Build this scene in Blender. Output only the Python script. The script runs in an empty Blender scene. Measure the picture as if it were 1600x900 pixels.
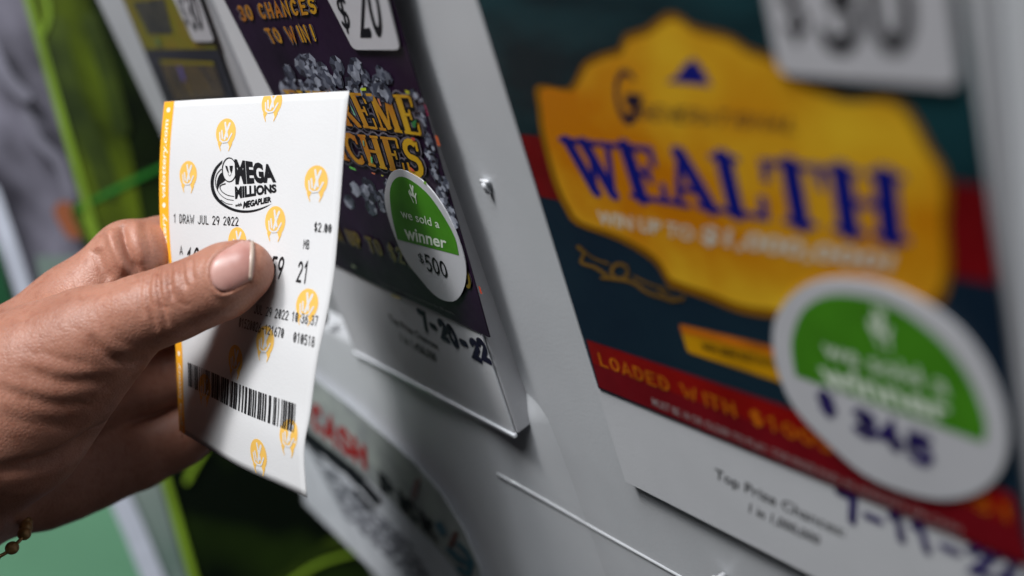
import bpy, bmesh, math, random
import numpy as np
from mathutils import Vector, Matrix
from mathutils.bvhtree import BVHTree

random.seed(7)
rng = np.random.default_rng(7)
SC = bpy.context.scene
COL = SC.collection

# ------------------------------------------------------------------ camera, world, light, exposure
F = 1520.0                                    # focal length in photo pixels (photo is 1600 x 900)
VL = np.array([-346 - 800, 82 - 450, F]); VD = np.array([1835 - 800, 3500 - 450, F])
AX = -VL / np.linalg.norm(VL)                 # the machine front's horizontal, in camera space
AD = VD / np.linalg.norm(VD); AD = AD - AX * (AX @ AD); AD /= np.linalg.norm(AD)
AN = np.cross(AX, AD)
ROT = np.stack([AX, AN, -AD])                 # camera space (x right, y down, z ahead) -> world
DWALL = 0.122; KS = DWALL / 0.132
CAM = np.array([0.0, -DWALL, 0.30])
cam_d = bpy.data.cameras.new('camera'); cam_o = bpy.data.objects.new('camera', cam_d); COL.objects.link(cam_o)
M3 = ROT @ np.diag([1, -1, -1])
cam_o.matrix_world = Matrix.Translation(Vector(CAM)) @ Matrix([list(r) for r in M3]).to_4x4()
cam_d.sensor_width = 36.0; cam_d.lens = 36.0 * F / 1600.0
cam_d.clip_start = 0.005; cam_d.clip_end = 60.0
cam_d.dof.use_dof = True; cam_d.dof.focus_distance = 0.274; cam_d.dof.aperture_fstop = 4.2
cam_d.dof.aperture_blades = 9
SC.camera = cam_o

world = bpy.data.worlds.new('World'); SC.world = world; world.use_nodes = True
world.node_tree.nodes['Background'].inputs[0].default_value = (0.75, 0.85, 1.0, 1)
world.node_tree.nodes['Background'].inputs[1].default_value = 0.008

def area_lamp(name, loc, target, sx, sy, power, color=(1, 1, 1)):
    l = bpy.data.lights.new(name, 'AREA'); l.shape = 'RECTANGLE'; l.size = sx; l.size_y = sy
    l.energy = power; l.color = color
    o = bpy.data.objects.new(name, l); COL.objects.link(o); o.location = loc
    o.rotation_euler = (Vector(target) - Vector(loc)).to_track_quat('-Z', 'Y').to_euler()
    return o
AIM = (-0.25, -0.03, 0.2)
LD = (.02, -.30, .953)
area_lamp('ceiling_downlight', tuple(AIM[i] + LD[i] * 1.9 for i in range(3)), AIM, .24, .24, 17.0, (1.0, .985, .965))
area_lamp('ceiling_fluorescent', (.12, -0.40, 2.2), AIM, 1.8, .6, 70.0, (.95, .98, 1.0))
SC.view_settings.view_transform = 'Standard'; SC.view_settings.look = 'None'
SC.view_settings.exposure = -0.1; SC.view_settings.gamma = 1.0
SC.render.engine = 'CYCLES'

# ------------------------------------------------------------------ helpers
def ray(x, y): return np.array([(x - 800) / F, (y - 450) / F, 1.0])
def at(x, y, z): return ROT @ (ray(x, y) * z) + CAM
def proj(P):
    c = (np.asarray(P) - CAM) @ ROT           # rows of ROT are world axes in camera space
    return np.array([c[0] / c[2] * F + 800, c[1] / c[2] * F + 450])

class Plane:
    """a flat surface in the place; px() finds where the sight line of a photo point meets it"""
    def __init__(s, o, n):
        s.o = np.asarray(o, float); n = np.asarray(n, float); n = n / np.linalg.norm(n)
        s.n = n if n @ (CAM - s.o) > 0 else -n
    def px(s, x, y, lift=0.0):
        d = ROT @ ray(x, y); t = ((s.o + s.n * lift - CAM) @ s.n) / (d @ s.n)
        return CAM + d * t
    def quad(s, q):
        memo = {}                             # corners TL TR BR BL at each lift
        def fn(u, v, lift):
            if lift not in memo: memo[lift] = [s.px(*p, lift) for p in q]
            P = memo[lift]
            return (P[3] * (1 - u) + P[2] * u) * (1 - v) + (P[0] * (1 - u) + P[1] * u) * v
        return fn

def srgb(r, g, b):
    c = [x / 255.0 for x in (r, g, b)]
    return tuple(x / 12.92 if x <= .04045 else ((x + .055) / 1.055) ** 2.4 for x in c)

MATS = {}
def mat(name, color, rough=.5, spec=.5, var=.06, scale=60.0, bump=0.0, bscale=300.0, metal=0.0, coat=0.0, color2=None, stretch=(1, 1, 1), detail=4, lo=.35, hi=.65, sss=None, emit=None):
    if name in MATS: return MATS[name]
    m = bpy.data.materials.new(name); m.use_nodes = True; nt = m.node_tree; b = nt.nodes['Principled BSDF']
    tc = nt.nodes.new('ShaderNodeTexCoord'); mp = nt.nodes.new('ShaderNodeMapping'); nt.links.new(tc.outputs['Object'], mp.inputs[0])
    mp.inputs['Scale'].default_value = stretch
    n = nt.nodes.new('ShaderNodeTexNoise'); n.inputs['Scale'].default_value = scale; n.inputs['Detail'].default_value = detail
    nt.links.new(mp.outputs[0], n.inputs['Vector'])
    r = nt.nodes.new('ShaderNodeValToRGB'); nt.links.new(n.outputs['Fac'], r.inputs[0])
    c2 = color2 or tuple(min(1, x * (1 + var)) for x in color); c1 = color if color2 else tuple(x * (1 - var) for x in color)
    r.color_ramp.elements[0].position = lo; r.color_ramp.elements[1].position = hi
    r.color_ramp.elements[0].color = (*c1, 1); r.color_ramp.elements[1].color = (*c2, 1)
    nt.links.new(r.outputs[0], b.inputs['Base Color'])
    n2 = nt.nodes.new('ShaderNodeTexNoise'); n2.inputs['Scale'].default_value = bscale; n2.inputs['Detail'].default_value = 5
    nt.links.new(tc.outputs['Object'], n2.inputs['Vector'])
    mr = nt.nodes.new('ShaderNodeMapRange'); mr.inputs['To Min'].default_value = max(0.02, rough - .07); mr.inputs['To Max'].default_value = rough + .07
    nt.links.new(n2.outputs['Fac'], mr.inputs['Value']); nt.links.new(mr.outputs[0], b.inputs['Roughness'])
    b.inputs['Specular IOR Level'].default_value = spec; b.inputs['Metallic'].default_value = metal
    b.inputs['Coat Weight'].default_value = coat; b.inputs['Coat Roughness'].default_value = .12
    if bump:
        bp = nt.nodes.new('ShaderNodeBump'); bp.inputs['Strength'].default_value = bump; bp.inputs['Distance'].default_value = .0004
        nt.links.new(n2.outputs['Fac'], bp.inputs['Height']); nt.links.new(bp.outputs[0], b.inputs['Normal'])
    if sss: b.inputs['Subsurface Weight'].default_value = sss; b.inputs['Subsurface Radius'].default_value = (.002, .002, .002); b.inputs['Subsurface Scale'].default_value = 1
    MATS[name] = m
    return m

ROOTS = {}
def thing(name, label, cat, loc, group=None):
    o = bpy.data.objects.new(name, None); COL.objects.link(o); o.empty_display_size = .01
    o.location = loc; o['label'] = label; o['category'] = cat
    if group: o['group'] = group
    return o
def build(name, verts, faces, m, parent=None, smooth=False, org=None, face_cam=False):
    """links verts (world) and faces as ONE mesh object, its origin on its thing's base"""
    base = np.array(parent_origin(parent)) if parent else (np.mean(verts, axis=0) if org is None else np.asarray(org))
    me = bpy.data.meshes.new(name)
    me.from_pydata([tuple(np.asarray(v) - base) for v in verts], [], [tuple(f) for f in faces])
    bm = bmesh.new(); bm.from_mesh(me)
    if face_cam:
        bm.normal_update()
        for f in bm.faces:
            if f.normal.dot(Vector(CAM - base) - f.calc_center_median()) < 0: f.normal_flip()
    else: bmesh.ops.recalc_face_normals(bm, faces=bm.faces)
    if smooth:
        for f in bm.faces: f.smooth = True
    bm.to_mesh(me); bm.free()
    ms = m if isinstance(m, (list, tuple)) else [m]
    for x in ms: me.materials.append(x)
    o = bpy.data.objects.new(name, me); COL.objects.link(o)
    if parent: o.parent = parent
    else: o.location = base
    return o
def parent_origin(p):
    v = Vector(p.location)
    while p.parent: p = p.parent; v += Vector(p.location)
    return v
def tag(o, label, cat, group=None):
    o['label'] = label; o['category'] = cat
    if group: o['group'] = group
    return o

class Geo:
    def __init__(s): s.v = []; s.f = []; s.mi = []
    def add(s, vs, fs, mi=0):
        k = len(s.v); s.v += [np.asarray(v, float) for v in vs]; s.f += [[i + k for i in f] for f in fs]; s.mi += [mi] * len(fs)
    def box8(s, P):                            # 8 corners: near face 0-3, far face 4-7
        s.add(P, [(0, 1, 2, 3), (7, 6, 5, 4), (0, 4, 5, 1), (1, 5, 6, 2), (2, 6, 7, 3), (3, 7, 4, 0)])
    def tube(s, pts, r, n=8):
        pts = [np.asarray(p, float) for p in pts]; k = len(s.v); up = np.array([0.3, .2, 1.])
        for i, p in enumerate(pts):
            d = pts[min(i + 1, len(pts) - 1)] - pts[max(i - 1, 0)]; d /= np.linalg.norm(d) + 1e-12
            a = np.cross(d, up); a /= np.linalg.norm(a); b = np.cross(d, a)
            for j in range(n):
                t = 2 * math.pi * j / n; s.v.append(p + r * (a * math.cos(t) + b * math.sin(t)))
        for i in range(len(pts) - 1):
            for j in range(n): s.f.append([k + i * n + j, k + i * n + (j + 1) % n, k + (i + 1) * n + (j + 1) % n, k + (i + 1) * n + j]); s.mi.append(0)
        s.f.append([k + j for j in range(n)][::-1]); s.f.append([k + (len(pts) - 1) * n + j for j in range(n)]); s.mi += [0, 0]
    def out(s, name, m, parent=None, smooth=False, face_cam=False):
        o = build(name, s.v, s.f, m, parent, smooth, face_cam=face_cam)
        if isinstance(m, (list, tuple)):
            for p, i in zip(o.data.polygons, s.mi): p.material_index = i
        return o

def smooth_loop(pts, n=4, closed=True):
    P = np.array(pts, float); N = len(P); out = []
    for i in range(N if closed else N - 1):
        g = lambda k: P[k % N] if closed else P[min(max(k, 0), N - 1)]
        p0, p1, p2, p3 = g(i - 1), g(i), g(i + 1), g(i + 2)
        for j in range(n):
            t = j / n
            out.append(.5 * (2 * p1 + (p2 - p0) * t + (2 * p0 - 5 * p1 + 4 * p2 - p3) * t * t + (3 * p1 - p0 - 3 * p2 + p3) * t ** 3))
    if not closed: out.append(P[-1])
    return [tuple(p) for p in out]

def sheet(name, S, pts, lift, m, parent=None, thick=0.0, geo=None):
    """a polygon lying on surface S (photo points), lifted a little towards the viewer; thick > 0 makes a solid slab"""
    g = geo or Geo(); top = [S.px(x, y, lift) for x, y in pts]; n = len(top)
    if thick:
        bot = [S.px(x, y, lift) - S.n * thick for x, y in pts]
        g.add(top + bot, [list(range(n)), list(range(2 * n - 1, n - 1, -1))] + [[i, (i + 1) % n, n + (i + 1) % n, n + i] for i in range(n)])
    else: g.add(top, [list(range(n))])
    if geo is None: return g.out(name, m, parent, face_cam=not thick)

# strokes: a ribbon with mitred joins and round ends
def ribbon(pts, w, cap=True, w2=None):
    P = [np.array(p, float) for p in pts]; n = len(P)
    if n < 2: return [], []
    L, R = [], []
    for i in range(n):
        a = P[i] - P[i - 1] if i else P[1] - P[0]; b = P[i + 1] - P[i] if i < n - 1 else P[-1] - P[-2]
        a = a / (np.linalg.norm(a) + 1e-12); b = b / (np.linalg.norm(b) + 1e-12)
        t = a + b; t = t / (np.linalg.norm(t) + 1e-9); nn = np.array([-t[1], t[0]]); c = max(.5, nn @ np.array([-b[1], b[0]]))
        ww = w if w2 is None else w + (w2 - w) * i / (n - 1)
        L.append(P[i] + nn * ww / 2 / c); R.append(P[i] - nn * ww / 2 / c)
    V = L + R; Fc = [[i, i + 1, n + i + 1, n + i] for i in range(n - 1)]
    if cap:
        for e, d in ((0, P[0] - P[1]), (n - 1, P[-1] - P[-2])):
            d = d / (np.linalg.norm(d) + 1e-12); ww = (w if w2 is None or e == 0 else w2) / 2; q = np.array([-d[1], d[0]]); k = len(V)
            V += [P[e] + ww * (q * math.cos(t) + d * math.sin(t)) for t in np.linspace(0, math.pi, 7)]
            Fc.append(list(range(k, k + 7)))
    return V, Fc
def arc(cx, cy, rx, ry, a0, a1, n=10):
    return [(cx + rx * math.cos(math.radians(a)), cy + ry * math.sin(math.radians(a))) for a in np.linspace(a0, a1, n)]

# plain stroke glyphs, cell 0..1 wide, 0..1.6 high
def G_(d):
    return d
GL = {
 '0': [arc(.5, .8, .42, .75, 90, 450, 20)], '1': [[(.2, 1.25), (.55, 1.58), (.55, .03)]],
 '2': [arc(.5, 1.15, .4, .4, 165, -20, 10) + [(.1, .05), (.92, .05)]],
 '3': [arc(.48, 1.18, .38, .38, 150, -90, 9) + arc(.48, .42, .42, .4, 90, -150, 10)],
 '4': [[(.7, .0), (.7, 1.57), (.08, .5), (.95, .5)]], '5': [[(.85, 1.55), (.2, 1.55), (.15, .88)] + arc(.47, .5, .42, .48, 120, -140, 11)],
 '6': [[(.75, 1.5), (.35, 1.1)] + arc(.5, .45, .4, .43, 160, 520, 16)], '7': [[(.06, 1.55), (.92, 1.55), (.4, .0)]],
 '8': [arc(.5, 1.18, .34, .37, 270, -90, 14), arc(.5, .42, .42, .4, 90, 450, 14)],
 '9': [arc(.5, 1.12, .4, .43, -20, 340, 14) + [(.86, .9), (.5, .02)]],
 '-': [[(.15, .75), (.85, .75)]], ':': [[(.5, .35), (.5, .42)], [(.5, 1.05), (.5, 1.12)]], '.': [[(.45, .04), (.5, .1)]], ',': [[(.5, .12), (.38, -.2)]],
 '$': [arc(.5, 1.12, .38, .33, 30, 270, 8) + arc(.5, .45, .38, .34, 90, -150, 8), [(.5, 1.7), (.5, -.12)]],
 'A': [[(.04, 0), (.5, 1.58), (.96, 0)], [(.22, .5), (.78, .5)]], 'B': [[(.12, 0), (.12, 1.56), (.55, 1.56)] + arc(.5, 1.18, .36, .37, 80, -80, 7) + arc(.5, .4, .42, .4, 80, -80, 7) + [(.12, .02)], [(.12, .82), (.5, .82)]],
 'C': [arc(.52, .8, .42, .75, 45, 315, 14)], 'D': [[(.12, 0), (.12, 1.56), (.4, 1.56)] + arc(.4, .79, .5, .77, 80, -80, 9) + [(.12, .02)]],
 'E': [[(.92, .04), (.12, .04), (.12, 1.56), (.9, 1.56)], [(.12, .82), (.75, .82)]], 'F': [[(.12, 0), (.12, 1.56), (.9, 1.56)], [(.12, .82), (.75, .82)]],
 'G': [arc(.52, .8, .42, .75, 45, 335, 14) + [(.92, .75), (.55, .75)]], 'H': [[(.1, 0), (.1, 1.58)], [(.9, 0), (.9, 1.58)], [(.1, .8), (.9, .8)]],
 'I': [[(.5, 0), (.5, 1.58)]], 'J': [[(.85, 1.58)] + arc(.47, .42, .38, .4, 0, -170, 9)], 'K': [[(.12, 0), (.12, 1.58)], [(.9, 1.56), (.14, .7)], [(.35, .92), (.95, .02)]],
 'L': [[(.15, 1.58), (.15, .04), (.9, .04)]], 'M': [[(.06, 0), (.1, 1.56), (.5, .6), (.9, 1.56), (.94, 0)]], 'N': [[(.1, 0), (.1, 1.56), (.9, .02), (.9, 1.58)]],
 'O': [arc(.5, .8, .43, .75, 90, 450, 20)], 'P': [[(.12, 0), (.12, 1.56), (.5, 1.56)] + arc(.5, 1.13, .4, .43, 85, -85, 8) + [(.12, .7)]],
 'R': [[(.12, 0), (.12, 1.56), (.5, 1.56)] + arc(.5, 1.15, .38, .41, 85, -85, 8) + [(.12, .74)], [(.5, .74), (.95, .0)]],
 'S': [arc(.5, 1.15, .4, .4, 30, 270, 10) + arc(.5, .42, .42, .4, 90, -150, 10)], 'T': [[(.04, 1.55), (.96, 1.55)], [(.5, 1.55), (.5, 0)]],
 'U': [[(.1, 1.58)] + arc(.5, .42, .4, .4, 180, 360, 9) + [(.9, 1.58)]], 'W': [[(.02, 1.58), (.26, .03), (.5, 1.1), (.74, .03), (.98, 1.58)]], 'X': [[(.06, 0), (.94, 1.58)], [(.06, 1.58), (.94, 0)]],
 'Y': [[(.05, 1.58), (.5, .8), (.95, 1.58)], [(.5, .8), (.5, 0)]], '!': [[(.5, 1.58), (.5, .45)], [(.5, .06), (.5, .1)]], '&': [arc(.45, 1.2, .25, .3, 300, -60, 9) + [(.1, .4), (.4, .05), (.95, .7)]],
}
GL['Ø'] = [GL['0'][0], [(.32, .35), (.68, 1.25)]]
# bold serif glyphs: (points, width) strokes
T_, K_ = .12, .34
SERIF = {
 'W': [([(.1, 1.5), (.45, .0)], .3), ([(.45, .05), (.72, 1.2)], .12), ([(.62, 1.5), (1.0, .0)], .3), ([(1.0, .05), (1.32, 1.5)], .13), ([(-.1, 1.52), (.42, 1.52)], T_), ([(.5, 1.52), (.95, 1.52)], T_), ([(1.1, 1.52), (1.5, 1.52)], T_)],
 'E': [([(.25, .03), (.25, 1.55)], K_), ([(.0, .06), (.95, .06)], T_), ([(.0, 1.52), (.92, 1.52)], T_), ([(.3, .8), (.68, .8)], T_), ([(.9, 1.54), (.9, 1.12)], .12), ([(.95, .04), (.97, .5)], .12), ([(.66, 1.0), (.66, .6)], .11)],
 'A': [([(.12, .06), (.52, 1.5)], .12), ([(.5, 1.52), (.95, .06)], .33), ([(.25, .5), (.75, .5)], T_), ([(-.05, .06), (.36, .06)], T_), ([(.66, .06), (1.2, .06)], T_)],
 'L': [([(.25, .03), (.25, 1.55)], K_), ([(.0, .06), (.92, .06)], T_), ([(.0, 1.52), (.52, 1.52)], T_), ([(.9, .04), (.93, .55)], .13)],
 'T': [([(.55, .03), (.55, 1.55)], K_), ([(.0, 1.52), (1.1, 1.52)], T_), ([(.27, .06), (.83, .06)], T_), ([(.03, 1.52), (.0, 1.08)], .12), ([(1.07, 1.52), (1.1, 1.08)], .12)],
 'H': [([(.25, .03), (.25, 1.55)], K_), ([(1.0, .03), (1.0, 1.55)], K_), ([(.25, .8), (1.0, .8)], .14), ([(.0, .06), (.5, .06)], T_), ([(.0, 1.52), (.5, 1.52)], T_), ([(.75, .06), (1.25, .06)], T_), ([(.75, 1.52), (1.25, 1.52)], T_)],
 'X': [([(.1, 1.52), (.95, .04)], .33), ([(.12, .06), (.92, 1.5)], .13), ([(-.05, 1.52), (.4, 1.52)], T_), ([(.7, 1.52), (1.1, 1.52)], T_), ([(-.05, .06), (.35, .06)], T_), ([(.65, .06), (1.15, .06)], T_)],
 'R': [([(.25, .03), (.25, 1.55)], K_), ([(.0, 1.52), (.5, 1.52)] + arc(.52, 1.14, .32, .38, 80, -80, 8) + [(.3, .76)], .2), ([(.5, .76), (1.0, .06)], .31), ([(.0, .06), (.5, .06)], T_), ([(.85, .06), (1.15, .06)], T_)],
 'M': [([(.2, .06), (.25, 1.5)], .14), ([(.28, 1.52), (.7, .1)], .32), ([(.7, .1), (1.12, 1.5)], .12), ([(1.2, .03), (1.2, 1.55)], K_), ([(-.02, .06), (.42, .06)], T_), ([(-.02, 1.52), (.35, 1.52)], T_), ([(.95, .06), (1.45, .06)], T_), ([(1.1, 1.52), (1.45, 1.52)], T_)],
 'I': [([(.28, .03), (.28, 1.55)], K_), ([(.0, .06), (.56, .06)], T_), ([(.0, 1.52), (.56, 1.52)], T_)],
 'C': [(arc(.58, .78, .45, .7, 48, 312, 16), .27), ([(.9, 1.5), (.92, 1.05)], .13), ([(.92, .48), (.9, .1)], .1)],
 'S': [(arc(.5, 1.14, .34, .34, 40, 265, 9) + arc(.5, .44, .36, .36, 85, -150, 9), .26), ([(.82, 1.5), (.84, 1.1)], .12), ([(.12, .55), (.14, .08)], .12)],
}
SWID = {'W': 1.5, 'E': 1.05, 'A': 1.2, 'L': 1.0, 'T': 1.15, 'H': 1.3, 'X': 1.12, 'R': 1.18, 'M': 1.5, 'I': .6, 'C': 1.08, 'S': 1.0}

def fit(V):
    A = np.array(V); lo = A.min(0); hi = A.max(0); return (A - lo) / (hi - lo + 1e-9)
def strokes_text(txt, w=.16, adv=1.25, lean=0.0, jitter=0.0, serif=False, fatten=0.0):
    """text as stroke ribbons: list of (verts uv in 0..1, faces), one per stroke"""
    R = random.Random(hash(len(txt)) + 3); x = 0; parts = []
    for ch in txt:
        if ch == ' ': x += adv * .75; continue
        src = SERIF[ch] if serif else [(p, w) for p in GL[ch]]
        dy = R.uniform(-jitter, jitter); dr = R.uniform(-jitter, jitter) * .6
        for pts, ww in src:
            wd = 1.35 if ch in 'WM' and not serif else 1
            V, Fc = ribbon([(x + px_ * wd + py_ * (lean + dr), py_ + dy) for px_, py_ in pts], ww + fatten, cap=(not serif) or fatten > 0)
            parts.append((V, Fc))
        x += (SWID[ch] + .1) if serif else (adv * (.62 if ch in '.,:!I' else 1.3 if ch in 'WM' else 1))
    allv = [v for V, _ in parts for v in V]; A = np.array(allv); lo = A.min(0); hi = A.max(0)
    return [((np.array(V) - lo) / (hi - lo), Fc) for V, Fc in parts]
FONT_CACHE = {}
def font_text(txt, bold=0.0, lean=0.0):
    key = (txt, bold, lean)
    if key in FONT_CACHE: return FONT_CACHE[key]
    cu = bpy.data.curves.new('t', 'FONT'); cu.body = txt; cu.offset = bold; cu.resolution_u = 3; cu.shear = lean
    ob = bpy.data.objects.new('t', cu); COL.objects.link(ob)
    dg = bpy.context.evaluated_depsgraph_get(); me = bpy.data.meshes.new_from_object(ob.evaluated_get(dg))
    V = [(v.co.x, v.co.y) for v in me.vertices]; Fc = [list(p.vertices) for p in me.polygons]
    bpy.data.objects.remove(ob); bpy.data.curves.remove(cu); bpy.data.meshes.remove(me)
    FONT_CACHE[key] = [(fit(V), Fc)]
    return FONT_CACHE[key]
def put(g, fn, parts, lift, mi=0, step=1.2e-5):
    for k, (V, Fc) in enumerate(parts):
        l = lift + step * (k % 6); g.add([fn(u, v, l) for u, v in V], Fc, mi)
def lettering(name, S, m, parent, items, lift):
    """items: (parts, quad) -> one mesh of lettering"""
    g = Geo()
    for parts, q in items: put(g, S.quad(q), parts, lift)
    return g.out(name, m, parent, face_cam=True)
def px_ribbons(name, S, m, parent, lines, lift, each=False):
    g = Geo()
    for k, (pts, w) in enumerate(lines):
        V, Fc = ribbon(pts, w); g.add([S.px(x, y, lift + 1.2e-5 * (k % 6)) for x, y in V], Fc)
        if each: g.out(name, m, parent, face_cam=True); g = Geo()
    if not each: return g.out(name, m, parent, face_cam=True)

# ------------------------------------------------------------------ materials
WHITE_PL = mat('white_plastic', srgb(213, 215, 219), .42, .4, .06, 18, bump=.12, bscale=900)
HOLDER = mat('holder_plastic', srgb(184, 184, 188), .4, .35, .04, 40, bump=.15, bscale=700)
SLIP = mat('slip_paper', srgb(220, 221, 225), .55, .2, .03, 40, bump=.1, bscale=900)
SEAM = mat('dark_seam', (.012, .013, .016), .5, .3, .1)
INK = mat('black_ink', (.006, .006, .009), .5, .2, .1)
MARKER = mat('marker_ink', (.012, .01, .035), .5, .2, .3, 200)
INDIGO = mat('indigo_marker_ink', (.022, .012, .115), .4, .5, .3, 200)
TAGW = mat('tag_card', srgb(200, 199, 204), .45, .3, .03, 60)
STW = mat('sticker_white', srgb(208, 208, 213), .45, .3, .03, 60)
STG = mat('sticker_green', srgb(72, 140, 30), .45, .25, .12, 90)
STT = mat('sticker_pale_print', srgb(228, 238, 222), .4, .4, .03)
STLINE = mat('sticker_rim_shade', srgb(130, 150, 130), .5, .3, .05)

# ------------------------------------------------------------------ the machine front (large structure)
WALL = Plane((0, 0, 0), (0, -1, 0))
def sx(x): return x * KS                      # measured along the front, scaled to its distance
def sz(z): return .3 + (z - .3) * KS
def hE(z): return KS * (.0092 - .028 * ((z - .3) / KS + .19))
def hW(z): return KS * (.0026 - .003 * ((z - .3) / KS + .19))
def hG(z): return KS * (.0034 - .004 * ((z - .3) / KS + .19))
def mkplane(h):
    a = np.array([0, -h(.11), .11]); b = np.array([0, -h(.31), .31]); d = b - a
    return Plane(a, (0, -d[2], d[1]))
PE, PW, PG = mkplane(hE), mkplane(hW), mkplane(hG)

mach = thing('ticket_machine', 'white plastic front of the lottery ticket machine that carries the scratch tickets', 'vending machine', (-.2, 0, -.4))
g = Geo()
XL, XR, ZB, ZT = sx(-.532), sx(.16), sz(-.42), sz(.52)
def bx(g, x0, x1, y0, y1, z0, z1):
    g.box8([(x0, y0, z0), (x1, y0, z0), (x1, y0, z1), (x0, y0, z1), (x0, y1, z0), (x1, y1, z0), (x1, y1, z1), (x0, y1, z1)])
bx(g, XL, XR, 0, .03, ZB, ZT)
fp = g.out('front_panel', WHITE_PL, mach)
bm_ = fp.modifiers.new('bevel', 'BEVEL'); bm_.width = .003; bm_.segments = 3
g = Geo(); bx(g, XL + .004, XR - .004, .0302, .35, ZB + .004, ZT - .004); g.out('body', mat('machine_body', (.02, .02, .022), .5), mach)

def holder(x0, x1, zb, zt, h, lip):
    g = Geo(); e = .0006
    P = [(x0, -h(zb) + e, zb), (x1, -h(zb) + e, zb), (x1, -h(zt) + e, zt), (x0, -h(zt) + e, zt)]
    g.box8([np.array(p) for p in P] + [np.array((p[0], .006, p[2])) for p in P])
    o = g.out('ticket_holder', HOLDER, mach); b = o.modifiers.new('bevel', 'BEVEL'); b.width = .0006; b.segments = 2
    if lip:
        g = Geo(); zl = zb
        bx(g, x0, x1, -h(zb) - .0010, -h(zb) + .0004, zl - .0007, zl + .0006)
        l = g.out('lip', mat('clear_lip', srgb(215, 217, 222), .12, .7, .02), o); b = l.modifiers.new('bevel', 'BEVEL'); b.width = .00025; b.segments = 3
    return o
ZTOP = sz(.40)
ex0, (ex1, _, ez) = PE.px(505, 406)[0] - .004, PE.px(805, 678)
wx0, wz, wx1 = PW.px(935, 607)[0] - .0004, PW.px(975, 750)[2], PW.px(1545, 0)[0]
holder(ex0 - .001, ex1 + .0004, ez - .0004, ZTOP, hE, True)
holder(wx0 - .0004, wx1, wz - .0005, ZTOP, hW, False)
holder(PG.px(190, 0)[0], PG.px(319, 0)[0], sz(.1125), ZTOP, hG, False)
# the moulded chute under the middle ticket swells out of the front and dies away to the right
RS = .15
PR = Plane((0, -hE(ez), ez), (0, -1, RS))
def sm(t): t = min(max(t, 0), 1); return t * t * (3 - 2 * t)
def h_ramp(x, z):
    up = hE(ez) * (1 - sm((z - ez + .0004) / .016)) if z > ez else hE(ez) + (ez - z) * RS
    return up * (1 - sm((x - ex1 + .019) / (.036 * KS))) - .0008
rx0 = PR.px(486, 790)[0]; rzb = max(PR.px(480, 782)[2], PR.px(590, 893)[2])
xs = np.linspace(rx0, ex1 + .075 * KS, 60); zs = np.concatenate([np.linspace(ez + .0165, ez - .002, 24), np.linspace(ez - .004, rzb, 26)])
g = Geo(); g.add([(x, -h_ramp(x, z), z) for z in zs for x in xs] + [(x, .004, zz) for zz in (zs[0], zs[-1]) for x in (xs[0], xs[-1])],
    [(j * 60 + i, j * 60 + i + 1, (j + 1) * 60 + i + 1, (j + 1) * 60 + i) for j in range(len(zs) - 1) for i in range(59)])
g.out('chute', WHITE_PL, mach, smooth=True, face_cam=True)
def on_front(x, y):
    d = ROT @ ray(x, y); t0, t1 = .1, .6
    for _ in range(40):
        t = (t0 + t1) / 2; p = CAM + d * t
        if p[1] > -max(h_ramp(p[0], p[2]), 0.0): t1 = t
        else: t0 = t
    return CAM + d * t0
g = Geo(); g.tube([on_front(x, y) + np.array([0, .00045, 0]) for x, y in zip(np.linspace(777, 1320, 40), np.linspace(741, 1045, 40))], .0009, 10)
g.out('moulded_rib', mat('rib_plastic', srgb(205, 207, 211), .18, .6, .02), mach, smooth=True)
g = Geo()                                       # bump added to stand in for a small white reflection
c = WALL.px(763, 288, 0)
g.tube([c + np.array(q) for q in ((0, .001, -.0022), (0, -.0008, -.0018), (.0002, -.0013, 0), (.0002, -.0012, .001))], .0007, 10)
g.tube([c + np.array(q) for q in ((-.0016, -.0008, .0012), (.0018, -.0008, .0012))], .0006, 8)
g.out('glint_bump', mat('glint_bump_plastic', srgb(225, 226, 230), .12, .7, .02), mach, smooth=True)
g = Geo(); c = WALL.px(1125, 893, .002)
g.tube([c + np.array(q) for q in ((0, .001, -.002), (0, -.002, -.0015), (.0003, -.003, 0))], .0009, 10); g.out('glint_bump', MATS['glint_bump_plastic'], mach, smooth=True)  # second added bump, standing in for another white speck of reflection

# ------------------------------------------------------------------ paper slips in the holders
def slip(label, x0, x1, zb, zt, h, S, items, hand, marker, extra=None):
    t = thing('paper_slip', label, 'paper slip', ((x0 + x1) / 2, -h(zb) - .0003, zb), 'odds slips under the tickets')
    g = Geo()
    P = [np.array(p) for p in ((x0, -h(zb), zb), (x1, -h(zb), zb), (x1, -h(zt), zt), (x0, -h(zt), zt))]
    g.box8([p + S.n * .00025 for p in P] + [p - S.n * .0002 for p in P]); g.out('sheet', SLIP, t)
    lettering('printed_text', S, INK, t, items, .00032)
    if hand: lettering('handwritten_date', S, marker, t, hand, .00036)
    if extra: extra(t)
    return t
def dot_mark(t):
    px_ribbons('printed_mark', PE, INK, t, [([(505, 487), (509, 494), (507, 503)], 9)], .00034)
slip('white slip reading 7-20-22 in black marker, below the purple scratch ticket', ex0, ex1, ez, ZTOP - .004, hE, PE,
     [(font_text('Top Prize Chances:', .02), [(606, 490), (684, 537), (687, 551), (610, 505)]), (font_text('1 in 1,428,000', .02), [(624, 520), (681, 553), (683, 569), (628, 536)])],
     [(strokes_text('7-20-22', .58, 1.5, .0, .24), [(648, 476), (759, 533), (772, 579), (662, 519)])], MARKER, dot_mark)
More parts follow.
